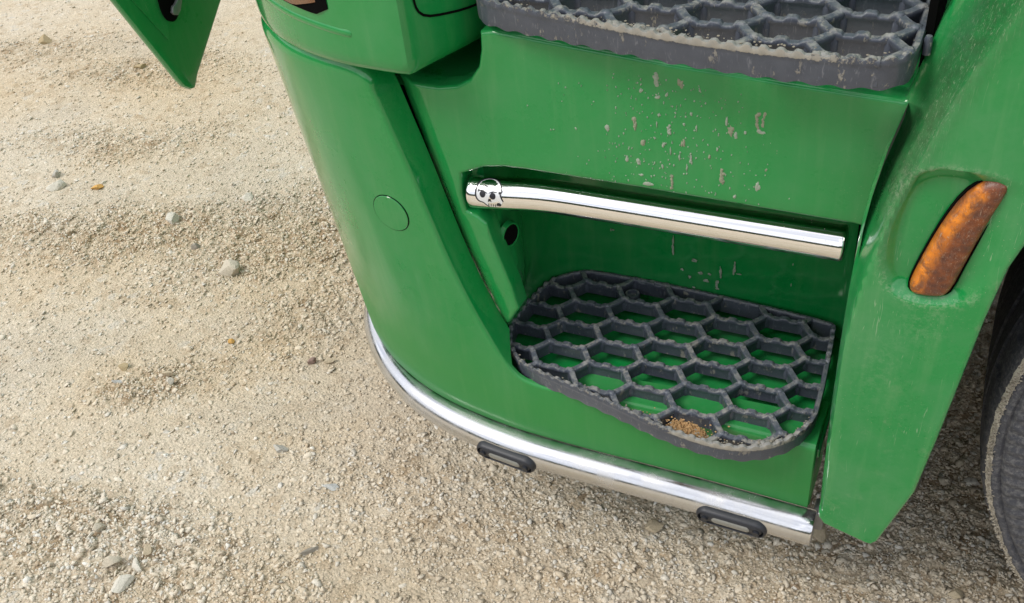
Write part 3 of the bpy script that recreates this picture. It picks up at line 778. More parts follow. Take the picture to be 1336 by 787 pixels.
# --- steps with honeycomb ribs
CP, FL, DX, DY = .0737, .055, .0187, .026
def clip_seg(poly, a, b):
    n = 40; ok = [inside(poly, a[0]+(b[0]-a[0])*k/n, a[1]+(b[1]-a[1])*k/n) for k in range(n+1)]
    if not any(ok): return None
    i0 = ok.index(True); i1_ = n-ok[::-1].index(True)
    return ((a[0]+(b[0]-a[0])*i0/n, a[1]+(b[1]-a[1])*i0/n), (a[0]+(b[0]-a[0])*i1_/n, a[1]+(b[1]-a[1])*i1_/n))
def wall(V, F, a, b, z, h, wt, wb, prof, m):
    a = Vector((a[0], a[1], 0)); b = Vector((b[0], b[1], 0)); d_ = (b-a); Ln = d_.length
    if Ln < .002: return
    d_ /= Ln; n_ = Vector((-d_.y, d_.x, 0)); base = len(V)
    for i in range(m+1):
        s = i/m; p = a+d_*Ln*s; zt = z+prof(s*Ln, s)+random.uniform(-.0003, .0003); e = random.uniform(-.00025, .00025)
        bw = wt*1.12+e
        for sg_ in (-1, 1):
            col = [(wb, z-h), (wt*.62, z-.0100), (bw, z-.0075), (bw*1.04, zt-.0018), (bw*.80, zt-.0002)]
            for o_, zz in (col if sg_ < 0 else col[::-1]): V.append(p+n_*(o_*sg_)+Vector((0, 0, zz)))
    K = 10
    for i in range(m):
        for j in range(K):
            q = base+i*K; F.append((q+j, q+(j+1) % K, q+K+(j+1) % K, q+K+j))
    F.append(tuple(base+j for j in range(K-1, -1, -1))); F.append(tuple(base+m*K+j for j in range(K)))
def post(V, F, x, y, z, r, h, seg=10):
    base = len(V)
    for rr_, zz in ((r*1.1, -h), (r, -.003), (r*.8, -.0007), (r*.4, .0004)):
        for k in range(seg):
            a = 2*PI*k/seg; V.append(Vector((x+rr_*math.cos(a), y+rr_*math.sin(a), z+zz)))
    F += [q for q in gridfacesoff(4, seg, base)]; F.append(tuple(base+3*seg+k for k in range(seg)))
def gridfacesoff(n, m, off_): return [tuple(k+off_ for k in q) for q in gridfaces(n, m, True)]
def make_tread(outline, zt, h, x0, y0, wt, label, mx_, mw_):
    V, F = [], []
    poly = outline
    hr = h*.86
    fp = sorted([p for p in poly if p[1] < .045], key=lambda p: p[0]); XF = [p[0] for p in fp]; YF = [p[1] for p in fp]
    cols = range(-3, 10)
    segs = []
    nodes = []
    for i in cols:
        X_ = x0+CP*i
        for j in range(-8, 9):
            Y_ = y0+2*DY*j+(DY if i % 2 else 0)
            segs.append(((X_, Y_), (X_+FL, Y_), 'f'))
            segs.append(((X_, Y_), (X_-DX, Y_-DY), 'd')); segs.append(((X_, Y_), (X_-DX, Y_+DY), 'd'))
            nodes.append((X_, Y_)); nodes.append((X_+FL, Y_))
    for a, b, kd in segs:
        c_ = clip_seg(poly, a, b)
        if not c_: continue
        if kd == 'f':
            x_a = a[0]
            off_ = c_[0][0]-a[0]
            pr = lambda s, q, off_=off_: -.0036*(1-max(math.exp(-((s+off_-.000)/.0085)**8), math.exp(-((s+off_-.0275)/.0070)**8), math.exp(-((s+off_-.055)/.0085)**8)))
            wall(V, F, c_[0], c_[1], zt, hr, wt, wt*.8, pr, 34)
        else:
            pr = lambda s, q: -.0012*math.sin(PI*q)
            wall(V, F, c_[0], c_[1], zt-.0004, hr-.0006, wt, wt*.8, pr, 5)
    for x, y in nodes:
        if inside(poly, x, y): post(V, F, x, y, zt+.0007, wt*1.35, h*.8)
    # rim with a toothed top edge
    R2 = np.array(resample(list(poly)+[poly[0]], 720)); n = len(R2)-1; R2 = R2[:-1]
    Tg = np.roll(R2, -1, 0)-np.roll(R2, 1, 0); Tg /= np.linalg.norm(Tg, axis=1)[:, None]; Nr = np.stack([-Tg[:, 1], Tg[:, 0]], 1)
    cen = R2.mean(0)
    if ((R2-cen)*Nr).sum() < 0: Nr = -Nr      # outwards
    cum = np.r_[0, np.cumsum(np.linalg.norm(np.diff(R2, axis=0), axis=1))]
    base = len(V)
    front = (Nr[:, 1] < .55) & (R2[:, 0] < max(p[0] for p in poly)-.004)
    for i in range(n):
        tooth = .0034*(.5+.5*math.tanh(2.6*math.sin(cum[i]*2*PI/.0170)))*(1 if front[i] else .0)+random.uniform(-.0004, .0004)
        tlow = .0028*(.5+.5*math.sin(cum[i]*2*PI/.03))*(1 if front[i] else 0)
        p = R2[i]; n_ = Nr[i]; out = .0005*(tooth/.0034)
        prof = [(-.0040, -h), (-.0034, -.006), (-.0036, tooth-.0038), (-.0012, tooth-.0012), (.0030+out, tooth-.0018), (.0044+out, -.0048), (.0036, -.0075), (.0033, -.011), (.0030, -h+.008), (.002, -h+tlow)]
        for o_, zz in prof: V.append(Vector((p[0]+n_[0]*o_, p[1]+n_[1]*o_, zt+zz)))
    m = 10
    for i in range(n):
        for j in range(m):
            a = base+i*m+j; b = base+i*m+(j+1) % m; c_ = base+((i+1) % n)*m+(j+1) % m; d_ = base+((i+1) % n)*m+j
            F.append((a, b, c_, d_))
    me_ = bpy.data.meshes.new('step_tread'); me_.from_pydata([tuple(p) for p in V], [], F); me_.validate()
    bm = bmesh.new(); bm.from_mesh(me_); bmesh.ops.recalc_face_normals(bm, faces=bm.faces[:]); bm.to_mesh(me_); bm.free()
    co = np.empty(len(me_.vertices)*3); me_.vertices.foreach_get('co', co); co = co.reshape(-1, 3)
    fy = np.interp(co[:, 0], XF, YF)
    dd_ = co[:, 1]-fy
    dirt = np.exp(-(np.clip(dd_-.004, 0, 1)/.010)**2)*np.exp(-((co[:, 0]-mx_)/mw_)**2)*np.clip((co[:, 2]-zt+.010)/.006, 0, 1)
    dirt = np.maximum(dirt, .55*np.exp(-(np.clip(dd_-.002, 0, 1)/.006)**2)*np.clip((co[:, 2]-zt+.005)/.004, 0, 1))
    dirt = np.maximum(dirt, .42*np.exp(-((co[:, 0]-mx_+.02)/.16)**2)*np.exp(-np.clip(dd_, 0, 1)/.16)*np.clip((co[:, 2]-zt+.014)/.010, .25, 1))
    at_ = me_.attributes.new('dirt', 'FLOAT', 'POINT'); at_.data.foreach_set('value', dirt.astype(np.float32))
    o = link('step_tread', me_, M_tread, truck, smooth=50); o['label'] = label
    return o
lowpoly = [(.579, .226), (.573, .234), (.475, .243), (.325, .252), (.19, .251), (.165, .245), (.128, .211), (.116, .150), (.112, .110), (.112, .085), (.120, .058), (.137, .031), (.155, .013), (.175, .004), (.20, -.003), (.258, -.014), (.309, -.026),
           (.347, -.036), (.39, -.048), (.43, -.055), (.475, -.058), (.51, -.053), (.54, -.039), (.565, -.016), (.583, .015), (.589, .05)]
low = make_tread(chaikin(lowpoly, 1), .420, .029, .184, .016, .0040, 'lower honeycomb step, muddy along its front rim', .49, .11)
uppoly = [(.640, .30), (.15, .33), (.143, .12), (.146, .06), (.153, .028), (.168, .012), (.20, .002), (.26, -.010), (.345, -.026), (.41, -.038), (.47, -.044), (.52, -.049), (.58, -.051), (.615, -.048), (.632, -.039), (.640, -.018), (.641, .03)]
upo = make_tread(chaikin(uppoly, 1), .985, .033, .414, .057, .0046, 'upper honeycomb step, caked with pale mud on its front rim', .43, .20)
# screw boss of the lower step
def lathe(name, c, prof, mat, parent, seg=24, smooth=40):
    vv = [(c[0]+r_*math.cos(2*PI*k/seg), c[1]+r_*math.sin(2*PI*k/seg), c[2]+h_) for r_, h_ in prof for k in range(seg)]
    ff = gridfaces(len(prof), seg, True); ff.append(tuple((len(prof)-1)*seg+k for k in range(seg)))
    return mesh(name, vv, ff, mat, parent, smooth=smooth)
lathe('screw', (.262, .226, .404), [(.013, -.02), (.013, .0), (.011, .004), (.008, .004), (.007, -.001), (.003, -.001)], M_tread, low)
# dark filler behind the upper step
box('step_bracket', (.644, .03, .92), (.652, .30, 1.02), M_black, truck)
lathe('screw', (.6495, .012, .985), [(.0042, -.02), (.0042, -.004), (.003, -.001)], M_tread, upo)

# mud and clay caught on the step rims
def blobs(name, spots, mat, parent, base=OV, fb=OF, jitter=.35):
    V_, F_ = [], []
    for (x, y, z, s) in spots:
        b_ = len(V_)
        for q in IV:
            k = s*(1+random.uniform(-jitter, jitter)); V_.append((x+q[0]*k, y+q[1]*k*.8, z+q[2]*k*.5))
        F_ += [tuple(int(i)+b_ for i in q) for q in IF]
    o = mesh(name, V_, F_, mat, parent, 'stuff'); return o
vv = []; nu, nv_ = 64, 22
for i in range(nu):
    for j in range(nv_):
        u = i/(nu-1)*2-1; q = j/(nv_-1)*2-1
        x = .428+u*.036; yc = float(np.interp(x, [.39, .43, .475], [-.036, -.043, -.046]))+.0115
        y = yc+q*.0115
        n1 = float(fbm(np.array([x*150]), np.array([y*150]), 4, 80)[0]); n2 = float(fbm(np.array([x*420]), np.array([y*420]), 3, 90)[0])
        edge = 1-sstep(.55, 1.05, math.hypot(u*1.0, q*.75)+(n1-.5)*.7)
        vv.append((x+(n2-.5)*.003, y+(n1-.5)*.003, .386+edge*(.022+.016*(n1-.45)+.010*(n2-.5))))
o = mesh('clay_clump', vv, [q[::-1] for q in gridfaces(nu, nv_)], M_clod, low, smooth=20)
sp = []
for _ in range(150):
    x = random.gauss(.43, .028); y = -.034+random.gauss(0, .006)+.02*abs(x-.43); sp.append((x, y, .408+random.uniform(-.003, .010), random.uniform(.0006, .0018)))
blobs('clay_crumbs', sp, M_clod, low)
sp = []
LR = resample(chaikin(lowpoly, 2)+[chaikin(lowpoly, 2)[0]], 500)
UR = resample(chaikin(uppoly, 2)+[chaikin(uppoly, 2)[0]], 600)
for _ in range(640):
    p = LR[random.randrange(500)]
    if p[1] > .03 or random.random() > math.exp(-((p[0]-.50)/.075)**2)+.10: continue
    sp.append((p[0]+random.gauss(0, .002), p[1]+.002+abs(random.gauss(0, .004)), .4195+random.uniform(-.003, .003), random.uniform(.0006, .0019)))
blobs('mud_crust', sp, M_crust, low)
sp = []
for _ in range(520):
    p = UR[random.randrange(600)]
    if p[1] > .0 or random.random() > math.exp(-((p[0]-.42)/.09)**2)*.8+.12: continue
    sp.append((p[0]+random.gauss(0, .002), p[1]+.002+abs(random.gauss(0, .0022)), .9862+random.uniform(-.003, .003), random.uniform(.0006, .0021)))

blobs('mud_crust', sp, M_crust, upo)

# --- polished grab bar with a skull sticker
bar_pts = [(.1055, .032, .6998), (.138, .0345, .7008), (.173, .039, .7027), (.203, .043, .7035), (.24, .045, .7035), (.35, .0455, .7035), (.48, .0455, .7035), (.597, .0455, .7035)]
BP = resample(bar_pts, 60); BP = np.stack([smooth1(BP[:, k], 6) for k in range(3)], 1)
BP[:, 2] -= .0012
bar = tube('grab_bar', BP, .0226, M_chrome, truck, 64, True, .003)
def on_bar(s, th, r):
    k = np.interp(s, BP[:, 0], np.arange(60)); c_ = np.array([np.interp(k, np.arange(60), BP[:, j]) for j in range(3)])
    k2 = min(58, int(k)); T_ = BP[k2+1]-BP[k2]; T_ /= np.linalg.norm(T_)
    a = np.cross((0, 0, 1.), T_); a /= np.linalg.norm(a); b = np.cross(T_, a)   # a points inwards (+y)
    return c_+r*(-a*math.cos(th)+b*math.sin(th))
SK = .000212; S0, TH0 = .1385, math.radians(34)
def sk(u, v_, lift=.0004):      # sticker plane (u right, v up, in crop pixels) onto the cylinder
    return on_bar(S0+u*SK, TH0+v_*SK/.0226*1.12, .0226+lift)
def z2(pt): return (pt[0]-308, 345-pt[1])
def stroke(V_, F_, pts, w_, lift=.0005):
    q = resample([z2(p) for p in pts], max(6, len(pts)*5)); tg_ = np.gradient(q, axis=0); tg_ /= np.linalg.norm(tg_, axis=1)[:, None]+1e-9
    b_ = len(V_)
    for i, (p, t_) in enumerate(zip(q, tg_)):
        ww = w_*(.55+.45*math.sin(PI*i/(len(q)-1)) if w_ > 0 else 1)
        V_.append(sk(p[0]-t_[1]*ww, p[1]+t_[0]*ww, lift)); V_.append(sk(p[0]+t_[1]*ww, p[1]-t_[0]*ww, lift))
    F_ += [tuple(k+b_ for k in f_) for f_ in gridfaces(len(q), 2)]
def fillp(V_, F_, pts, lift=.0005):
    q = [z2(p) for p in pts]; cx = sum(p[0] for p in q)/len(q); cy = sum(p[1] for p in q)/len(q)
    b_ = len(V_); V_.append(sk(cx, cy, lift))
    for s_ in (.5, 1.0):
        for p in q: V_.append(sk(cx+(p[0]-cx)*s_, cy+(p[1]-cy)*s_, lift))
    n = len(q)
    for k in range(n):
        F_.append((b_, b_+1+k, b_+1+(k+1) % n)); F_.append((b_+1+k, b_+1+n+k, b_+1+n+(k+1) % n, b_+1+(k+1) % n))
head = [(265, 408), (228, 386), (222, 340), (234, 292), (265, 262), (310, 253), (352, 270), (384, 302), (398, 335), (392, 372), (398, 398), (384, 425), (350, 436), (318, 438), (295, 430), (280, 408)]
V_, F_ = [], []
fillp(V_, F_, chaikin(head, 1), .0003)
stk = mesh('skull_sticker', V_, F_, M_stkr, bar, smooth=60)
V_, F_ = [], []
stroke(V_, F_, chaikin([(303, 438), (288, 424), (272, 405), (250, 402), (228, 385), (221, 345), (232, 292), (266, 260), (312, 252), (356, 268), (386, 300), (396, 342)], 2, False), 5.2)
stroke(V_, F_, [(396, 342), (384, 352), (392, 378), (402, 398)], 4.2)
def ell(cx, cy, rx, ry, n=16, wob=.08): return [(cx+rx*math.cos(2*PI*k/n)*(1+random.uniform(-wob, wob)), cy+ry*math.sin(2*PI*k/n)) for k in range(n)]
fillp(V_, F_, ell(270, 356, 19, 21)); fillp(V_, F_, ell(336, 366, 20, 19)); fillp(V_, F_, [(302, 402), (308, 382), (320, 384), (327, 402), (314, 396)])
fillp(V_, F_, ell(371, 418, 15, 12)); fillp(V_, F_, [(376, 340), (392, 342), (388, 356), (374, 352)])
stroke(V_, F_, [(240, 340), (262, 336), (300, 352)], 3.5); stroke(V_, F_, [(310, 350), (340, 342), (362, 344)], 3.5)
stroke(V_, F_, [(276, 302), (300, 318), (340, 320)], 3.0); stroke(V_, F_, [(240, 345), (246, 318)], 3.5)
for a, b in ((304, 414), (318, 416), (332, 417), (346, 418), (357, 412)): stroke(V_, F_, [(a, b), (a-2, b+20)], 2.4)
mesh('skull_drawing', V_, F_, M_ink, stk, smooth=60)

# --- chrome rail round the lower edge
RP = []
for p in np.linspace(0, 1, 90):
    q = surf(np.array([p]), np.array([.275]))[0]
    zz = float(zbot(np.array([p]))[0])-.0282-.007*sstep(.45, .8, p)
    RP.append((q[0]+(.012 if p == 0 else 0), q[1], zz))
RP = np.array(RP)
Tg = np.gradient(RP, axis=0); Tg /= np.linalg.norm(Tg, axis=1)[:, None]; No = np.stack([Tg[:, 1], -Tg[:, 0]], 1)
if No[5, 1] > 0: No = -No
RP[:, :2] += No*np.interp(np.linspace(0, 1, 90), [0, .42, .56, .70, 1], [.010, .009, .005, -.009, -.020])[:, None]
RP = np.stack([smooth1(RP[:, k], 3) for k in range(3)], 1)
rail = tube('bumper_rail', RP, .0268, M_rail, truck, 64, True, .003)
# mounting flange that closes the rail end
bolt = box('rail_bracket', (.606, .0, .225), (.622, .03, .262), M_grey, truck, .003)
# --- oval side lamps in rubber collars clipped on the rail
def oval(name, c, T_, out, up_, prof, mat, parent, seg=48, L=.036, smooth=45):
    vv = []
    for (r_, h_) in prof:
        for k in range(seg):
            a = 2*PI*k/seg; cx = math.cos(a); sx = math.sin(a)
            u = cx*r_+(L if cx > 0 else -L)*1.0; vv.append(c+T_*u+up_*(sx*r_)+out*h_)
    ff = gridfaces(len(prof), seg, True); ff.append(tuple((len(prof)-1)*seg+k for k in range(seg)))
    return mesh(name, vv, ff, mat, parent, smooth=smooth)
def side_lamp(x):
    k = int(np.argmin(abs(RP[:, 0]-x))); T_ = Vector(RP[k-1]-RP[k+1]).normalized()
    o2 = Vector((No[k][0], No[k][1], 0)); out = (o2*.97-Vector((0, 0, .12))).normalized(); up_ = T_.cross(out).normalized()
    if up_.z < 0: up_ = -up_
    c_ = Vector(RP[k])+out*.0195+Vector((0, 0, -.003))
    lamp = oval('side_lamp', c_, T_, out, up_, [(.0160, -.010), (.0170, .002), (.0160, .0095), (.0138, .0130), (.0125, .0134), (.0117, .0110), (.0117, .005)], M_rubber, truck)
    oval('lens', c_+out*.003, T_, out, up_, [(.0116, 0), (.0112, .006), (.0085, .0095), (.004, .0105)], M_rubber, lamp)
    oval('lens', c_+out*.009, T_, out, up_, [(.0065, 0), (.0062, .0042), (.0045, .0056), (.002, .0058)], M_lenscl, lamp, L=.022)
    for s_ in (-1, 1):
        cc = c_+out*.014+T_*(s_*.038)
        vv = [cc+T_*(.005*math.cos(2*PI*k_/14))+up_*(.005*math.sin(2*PI*k_/14))+out*h_ for h_ in (0, .003) for k_ in range(14)]
        mesh('screw', vv, gridfaces(2, 14, True)+[tuple(14+k_ for k_ in range(14))], M_rubber, lamp, smooth=40)
side_lamp(.137); side_lamp(.497)

# --- front fender with the lamp recess
FO = [(.692, 1.10), (.675, 1.05), (.658, .997), (.648, .955), (.637, .910), (.625, .856), (.618, .81), (.6145, .77), (.613, .70), (.613, .60), (.6135, .50), (.615, .40), (.6165, .325), (.6185, .308), (.626, .297), (.684, .279), (.691, .2795), (.697, .288),
      (.728, .405), (.738, .50), (.747, .60), (.756, .70), (.765, .77), (.785, .84), (.815, .905), (.86, .97), (.93, 1.03), (1.02, 1.08), (1.15, 1.10)]
POCK = chaikin([(.650, .722), (.6405, .752), (.6405, .80), (.648, .845), (.662, .868), (.69, .879), (.742, .874), (.775, .868), (.772, .80), (.745, .72), (.70, .706), (.668, .709)], 2)
PK = POCK+[POCK[0]]
LAMP = chaikin([(.7475, .866), (.744, .8695), (.736, .8710), (.723, .8655), (.708, .846), (.696, .815), (.686, .780), (.677, .742), (.6745, .724), (.680, .7155), (.698, .7155), (.712, .7185), (.718, .728), (.726, .768), (.738, .823), (.747, .855)], 1)
LEFT = [(.692, 1.10), (.675, 1.05), (.658, .997), (.648, .955), (.637, .910), (.625, .856), (.618, .81), (.6145, .77), (.613, .70), (.613, .60), (.6135, .50), (.615, .40), (.6165, .325)]
def fw(x, z):
    e = pdist(LEFT, x, z)
    wdt = .007+.033*sstep(.60, .92, z)+.012*sstep(.9, 1.05, z)
    deep = .012+.054*sstep(.60, .90, z)
    y = deep*(1-sstep(0, wdt, e))
    y -= .0060*math.exp(-((e-wdt*.50)/(.0030+.003*sstep(.8, 1, z)))**2)*sstep(.76, .88, z)
    if inside(POCK, x, z):
        d_ = pdist(PK, x, z); right = sstep(.775, .70, x)
        y += .015*sstep(-.004, .020, d_)*right
    else:
        d_ = pdist(PK, x, z); pass
    y += .030*sstep(.72, .9, x)*0+.05*(.62-z)**2*(1 if z < .62 else 0)
    return y
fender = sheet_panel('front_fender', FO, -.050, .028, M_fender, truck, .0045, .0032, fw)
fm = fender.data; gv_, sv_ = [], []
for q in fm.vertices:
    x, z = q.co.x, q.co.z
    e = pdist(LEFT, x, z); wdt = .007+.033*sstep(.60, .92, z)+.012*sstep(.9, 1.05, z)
    gv_.append(math.exp(-((e/wdt-.62)/.42)**2)*sstep(.74, .84, z))  # weight of the darker band following the fold
    d_ = pdist(PK, x, z)
    sv_.append(min(1, math.exp(-(d_/.005)**2)*(1 if x < .745 else 0)*(1 if (z > .83 or z < .74) else .45)+.55*math.exp(-((x-.70)/.025)**2-((z-.69)/.035)**2)+.35*math.exp(-((x-.66)/.03)**2-((z-.60)/.06)**2)))
fm.attributes.new('fold_tone', 'FLOAT', 'POINT').data.foreach_set('value', gv_)
fm.attributes.new('scuff', 'FLOAT', 'POINT').data.foreach_set('value', sv_)
# deep inner flange so the fender edge is a real box
bm = bmesh.new()
LV = [(x, z) for x, z in LEFT if z < .93]
vv = []; 
for x, z in LV: vv += [(x+.004, -.02, z), (x+.004, .30, z)]
mesh('fender_inner_flange', vv, gridfaces(len(LV), 2), M_dark, truck, smooth=50)
# amber indicator
def dome(name, outl, y, hgt, mat, parent, rings=10, core=True):
    cx = sum(p[0] for p in outl)/len(outl); cz = sum(p[1] for p in outl)/len(outl)
    n = len(outl); vv = []; at_ = []
    pts = [(p[0], p[1]) for p in outl]
    mid = [(.690, .735), (.700, .775), (.712, .815), (.730, .850)]
    for k in range(rings+1):
        s_ = 1-k/rings*.97
        for (x, z) in pts:
            # shrink towards the curved spine of the lamp
            j = np.interp(z, [m_[1] for m_ in mid], [m_[0] for m_ in mid]); zz = min(max(z, .735), .850)
            X_ = j+(x-j)*s_; Z_ = zz+(z-zz)*s_
            hh = hgt*math.sqrt(max(0, 1-s_**3.2)) if k else 0
            vv.append((X_, y-hh, Z_)); sx = (x-j)*s_
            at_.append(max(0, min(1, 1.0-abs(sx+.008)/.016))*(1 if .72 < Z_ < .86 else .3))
    vv2 = [(x, y+.012, z) for x, z in pts]
    off_ = len(vv2); F_ = gridfaces(rings+2, n, True)
    o = mesh(name, vv2+vv, F_+[tuple((rings+1)*n+k for k in range(n))], mat, parent, smooth=60)
    a = o.data.attributes.new('core', 'FLOAT', 'POINT'); a.data.foreach_set('value', [0]*off_+at_)
    return o
lamp = dome('indicator_lamp', LAMP, -.0405, .012, M_amber, truck)
cx_ = sum(p[0] for p in LAMP)/len(LAMP); cz_ = sum(p[1] for p in LAMP)/len(LAMP)
vv = []
nL = len(LAMP)
for gx, yy in ((.0, -.030), (.0, -.0420), (.0007, -.0426), (.0015, -.0420), (.0013, -.030)):
    for k in range(nL):
        a, b = LAMP[k-1], LAMP[(k+1) % nL]; tx_, tz_ = b[0]-a[0], b[1]-a[1]; l_ = math.hypot(tx_, tz_)
        nx_, nz_ = tz_/l_, -tx_/l_
        if (LAMP[k][0]+nx_*.001-cx_)**2+(LAMP[k][1]+nz_*.001-cz_)**2 < (LAMP[k][0]-cx_)**2+(LAMP[k][1]-cz_)**2: nx_, nz_ = -nx_, -nz_
        vv.append((LAMP[k][0]+nx_*gx, yy, LAMP[k][1]+nz_*gx))
mesh('lamp_gasket', vv, gridfaces(5, nL, True), M_black, lamp, smooth=50)

# --- bolt hole
ringmesh('bolt_hole', hp, [(.0185, -.006), (.0165, .0006), (.0148, .0010), (.0142, -.0010)], M_panel, truck, False)
ringmesh('hole_shade_disc', hp, [(.0144, -.0004), (.006, -.0006)], M_black, truck)  # black disc stands in for the shade inside the open hole
V_, F_ = [], []
# rust mark near the lower step
def fleck_mesh(spots, n_pts=9):
    V_, F_ = [], []
    for (x, y, z, w_, h_, ang) in spots:
        b_ = len(V_); ca, sa = math.cos(ang), math.sin(ang)
        V_.append((x, y-.0009, z))
        ring = []
        for k in range(n_pts):
            a = 2*PI*k/n_pts; r_ = 1+random.uniform(-.35, .35)
            ring.append((math.cos(a)*w_*r_, math.sin(a)*h_*r_))
        for s_, lift in ((.6, .0007), (1.0, -.0002)):
            for u, q in ring: V_.append((x+(u*ca-q*sa)*s_, y-lift, z+(u*sa+q*ca)*s_))
        for k in range(n_pts):
            k2 = (k+1) % n_pts
            F_.append((b_, b_+1+k, b_+1+k2)); F_.append((b_+1+k, b_+1+n_pts+k, b_+1+n_pts+k2, b_+1+k2))
    return V_, F_

# --- dried mud splashes on the panels (placed on the panel plane)
SPL = """0.3718 0.0198 0.8991 0.00170 0.00905 0.00 0
0.3536 0.0198 0.8851 0.00149 0.00266 0.00 0
0.3846 0.0198 0.8842 0.00106 0.00239 0.00 0
0.4004 0.0198 0.9002 0.00170 0.00479 0.00 1
0.3734 0.0198 0.8799 0.00170 0.00213 0.00 0
0.4658 0.0198 0.8858 0.00064 0.00106 0.00 0
0.4168 0.0198 0.8801 0.00064 0.00106 0.00 0
0.3746 0.0198 0.8563 0.00085 0.00266 0.00 0
0.3949 0.0198 0.8624 0.00064 0.00106 0.00 0
0.4127 0.0198 0.8628 0.00106 0.00239 0.00 0
0.3101 0.0198 0.8309 0.00128 0.00479 0.00 0
0.3459 0.0198 0.8400 0.00149 0.00692 0.00 1
0.3543 0.0198 0.8167 0.00149 0.00532 0.00 1
0.3698 0.0198 0.8257 0.00085 0.00160 0.00 0
0.3804 0.0198 0.8186 0.00085 0.00319 0.00 0
0.4042 0.0198 0.8231 0.00149 0.00426 0.00 1
0.3869 0.0198 0.8357 0.00128 0.00638 0.00 0
0.4053 0.0198 0.8482 0.00085 0.00133 0.00 0
0.3338 0.0198 0.7916 0.00128 0.00426 0.00 0
0.3491 0.0198 0.7903 0.00192 0.00319 0.00 0
0.3930 0.0198 0.7921 0.00064 0.00133 0.00 0
0.4136 0.0198 0.8042 0.00085 0.00638 0.00 0
0.4360 0.0198 0.8102 0.00106 0.00319 0.00 1
0.3907 0.0198 0.7662 0.00128 0.00798 0.00 1
0.3621 0.0198 0.7597 0.00468 0.00266 0.00 0
0.4512 0.0198 0.7844 0.00170 0.00958 0.00 1
0.4590 0.0198 0.8460 0.00255 0.00585 0.00 1
0.4648 0.0198 0.8410 0.00128 0.00372 0.00 0
0.4885 0.0198 0.8621 0.00149 0.00958 0.00 1
0.4950 0.0198 0.8654 0.00170 0.00905 0.00 1
0.4942 0.0198 0.8510 0.00298 0.00319 0.00 0
0.4761 0.0198 0.8475 0.00149 0.00213 0.00 0
0.5116 0.0198 0.8284 0.00149 0.00479 0.00 1
0.4927 0.0198 0.7795 0.00192 0.00505 0.00 0
0.4670 0.0198 0.7608 0.00128 0.00239 0.00 0
0.3999 0.0198 0.8020 0.00064 0.00532 0.00 0
0.4063 0.0198 0.8812 0.00064 0.00080 0.00 0
0.4196 0.0198 0.8453 0.00064 0.00532 0.00 0
0.3888 0.0198 0.8106 0.00064 0.00426 0.00 0
0.3790 0.0198 0.7882 0.00064 0.00319 0.00 0
0.4092 0.0198 0.7931 0.00064 0.00426 0.00 0
0.4446 0.0198 0.8216 0.00064 0.00266 0.00 0
0.3723 0.0198 0.8436 0.00064 0.00372 0.00 0
0.3517 0.0198 0.7720 0.00170 0.00160 0.00 0
0.4543 0.0198 0.8574 0.00085 0.00532 0.00 0
0.5014 0.0198 0.8029 0.00106 0.00213 0.00 1
0.5670 0.0198 0.8292 0.00085 0.00160 0.00 1
0.3727 0.0198 0.9053 0.00106 0.00213 0.00 0
0.3210 0.2550 0.4880 0.00100 0.01625 0.00 0
0.4188 0.2550 0.4689 0.00100 0.01000 0.00 0
0.3545 0.2550 0.4727 0.00250 0.00312 0.00 0
0.3635 0.2550 0.4505 0.00250 0.00250 0.00 0
0.3737 0.2550 0.4375 0.00300 0.00312 0.00 0
0.3488 0.2550 0.4380 0.00150 0.00312 0.00 0
0.3923 0.2550 0.4326 0.00150 0.00875 0.00 0
0.3362 0.2550 0.4505 0.00150 0.00250 0.00 0
0.1130 0.2550 0.4251 0.00100 0.00187 0.00 0
0.3807 0.2550 0.4514 0.00200 0.00187 0.00 0
0.5060 0.2550 0.4591 0.00075 0.00375 0.00 0
0.3976 0.2550 0.4567 0.00100 0.01125 0.00 0
0.2224 0.2550 0.5052 0.00100 0.00125 0.00 0
0.2185 0.2550 0.5044 0.00075 0.00250 0.00 0
0.5063 0.2550 0.4986 0.00060 0.00250 0.00 0
0.4274 0.2550 0.4619 0.00250 0.00125 0.00 0
0.3554 0.2550 0.4193 0.00150 0.00187 0.00 0"""
def cam_free_spots(): return [tuple(float(a) for a in ln.split()) for ln in SPL.strip().splitlines()]
sp1, sp2 = [], []
for (x, y, z, w_, h_, ang, br) in cam_free_spots():
    dst = sp2 if br else sp1
    n_ = 1 if h_ < .006 else 3
    for k in range(n_*3):
        k = k/3
        dst.append((x+random.gauss(0, w_*.55), y-.00005*(k*3 % 5), z+(k-(n_-1)/2)*h_*.55+random.gauss(0, h_*.25), w_*random.uniform(.8, 1.7), h_*(.9 if n_ == 1 else .40)*random.uniform(.5, 1.3), ang))
for _ in range(260):
    x = random.gauss(.385, .06); z = random.uniform(.755, .905)
    if .18 < x < .60: sp1.append((x, .0198, z, random.uniform(.0003, .0010), random.uniform(.0004, .0018), random.gauss(0, .2)))
Vm, Fm = fleck_mesh(sp1); o = mesh('dried_mud_splash', Vm, Fm, M_mud, truck, 'stuff', smooth=50)
M_mudb = simple('brown_mud', (0.33, 0.36, 0.25), .95, 0, 160, .5, .0012)
Vm, Fm = fleck_mesh(sp2); o = mesh('brown_mud_splash', Vm, Fm, M_mudb, truck, 'stuff', smooth=50)

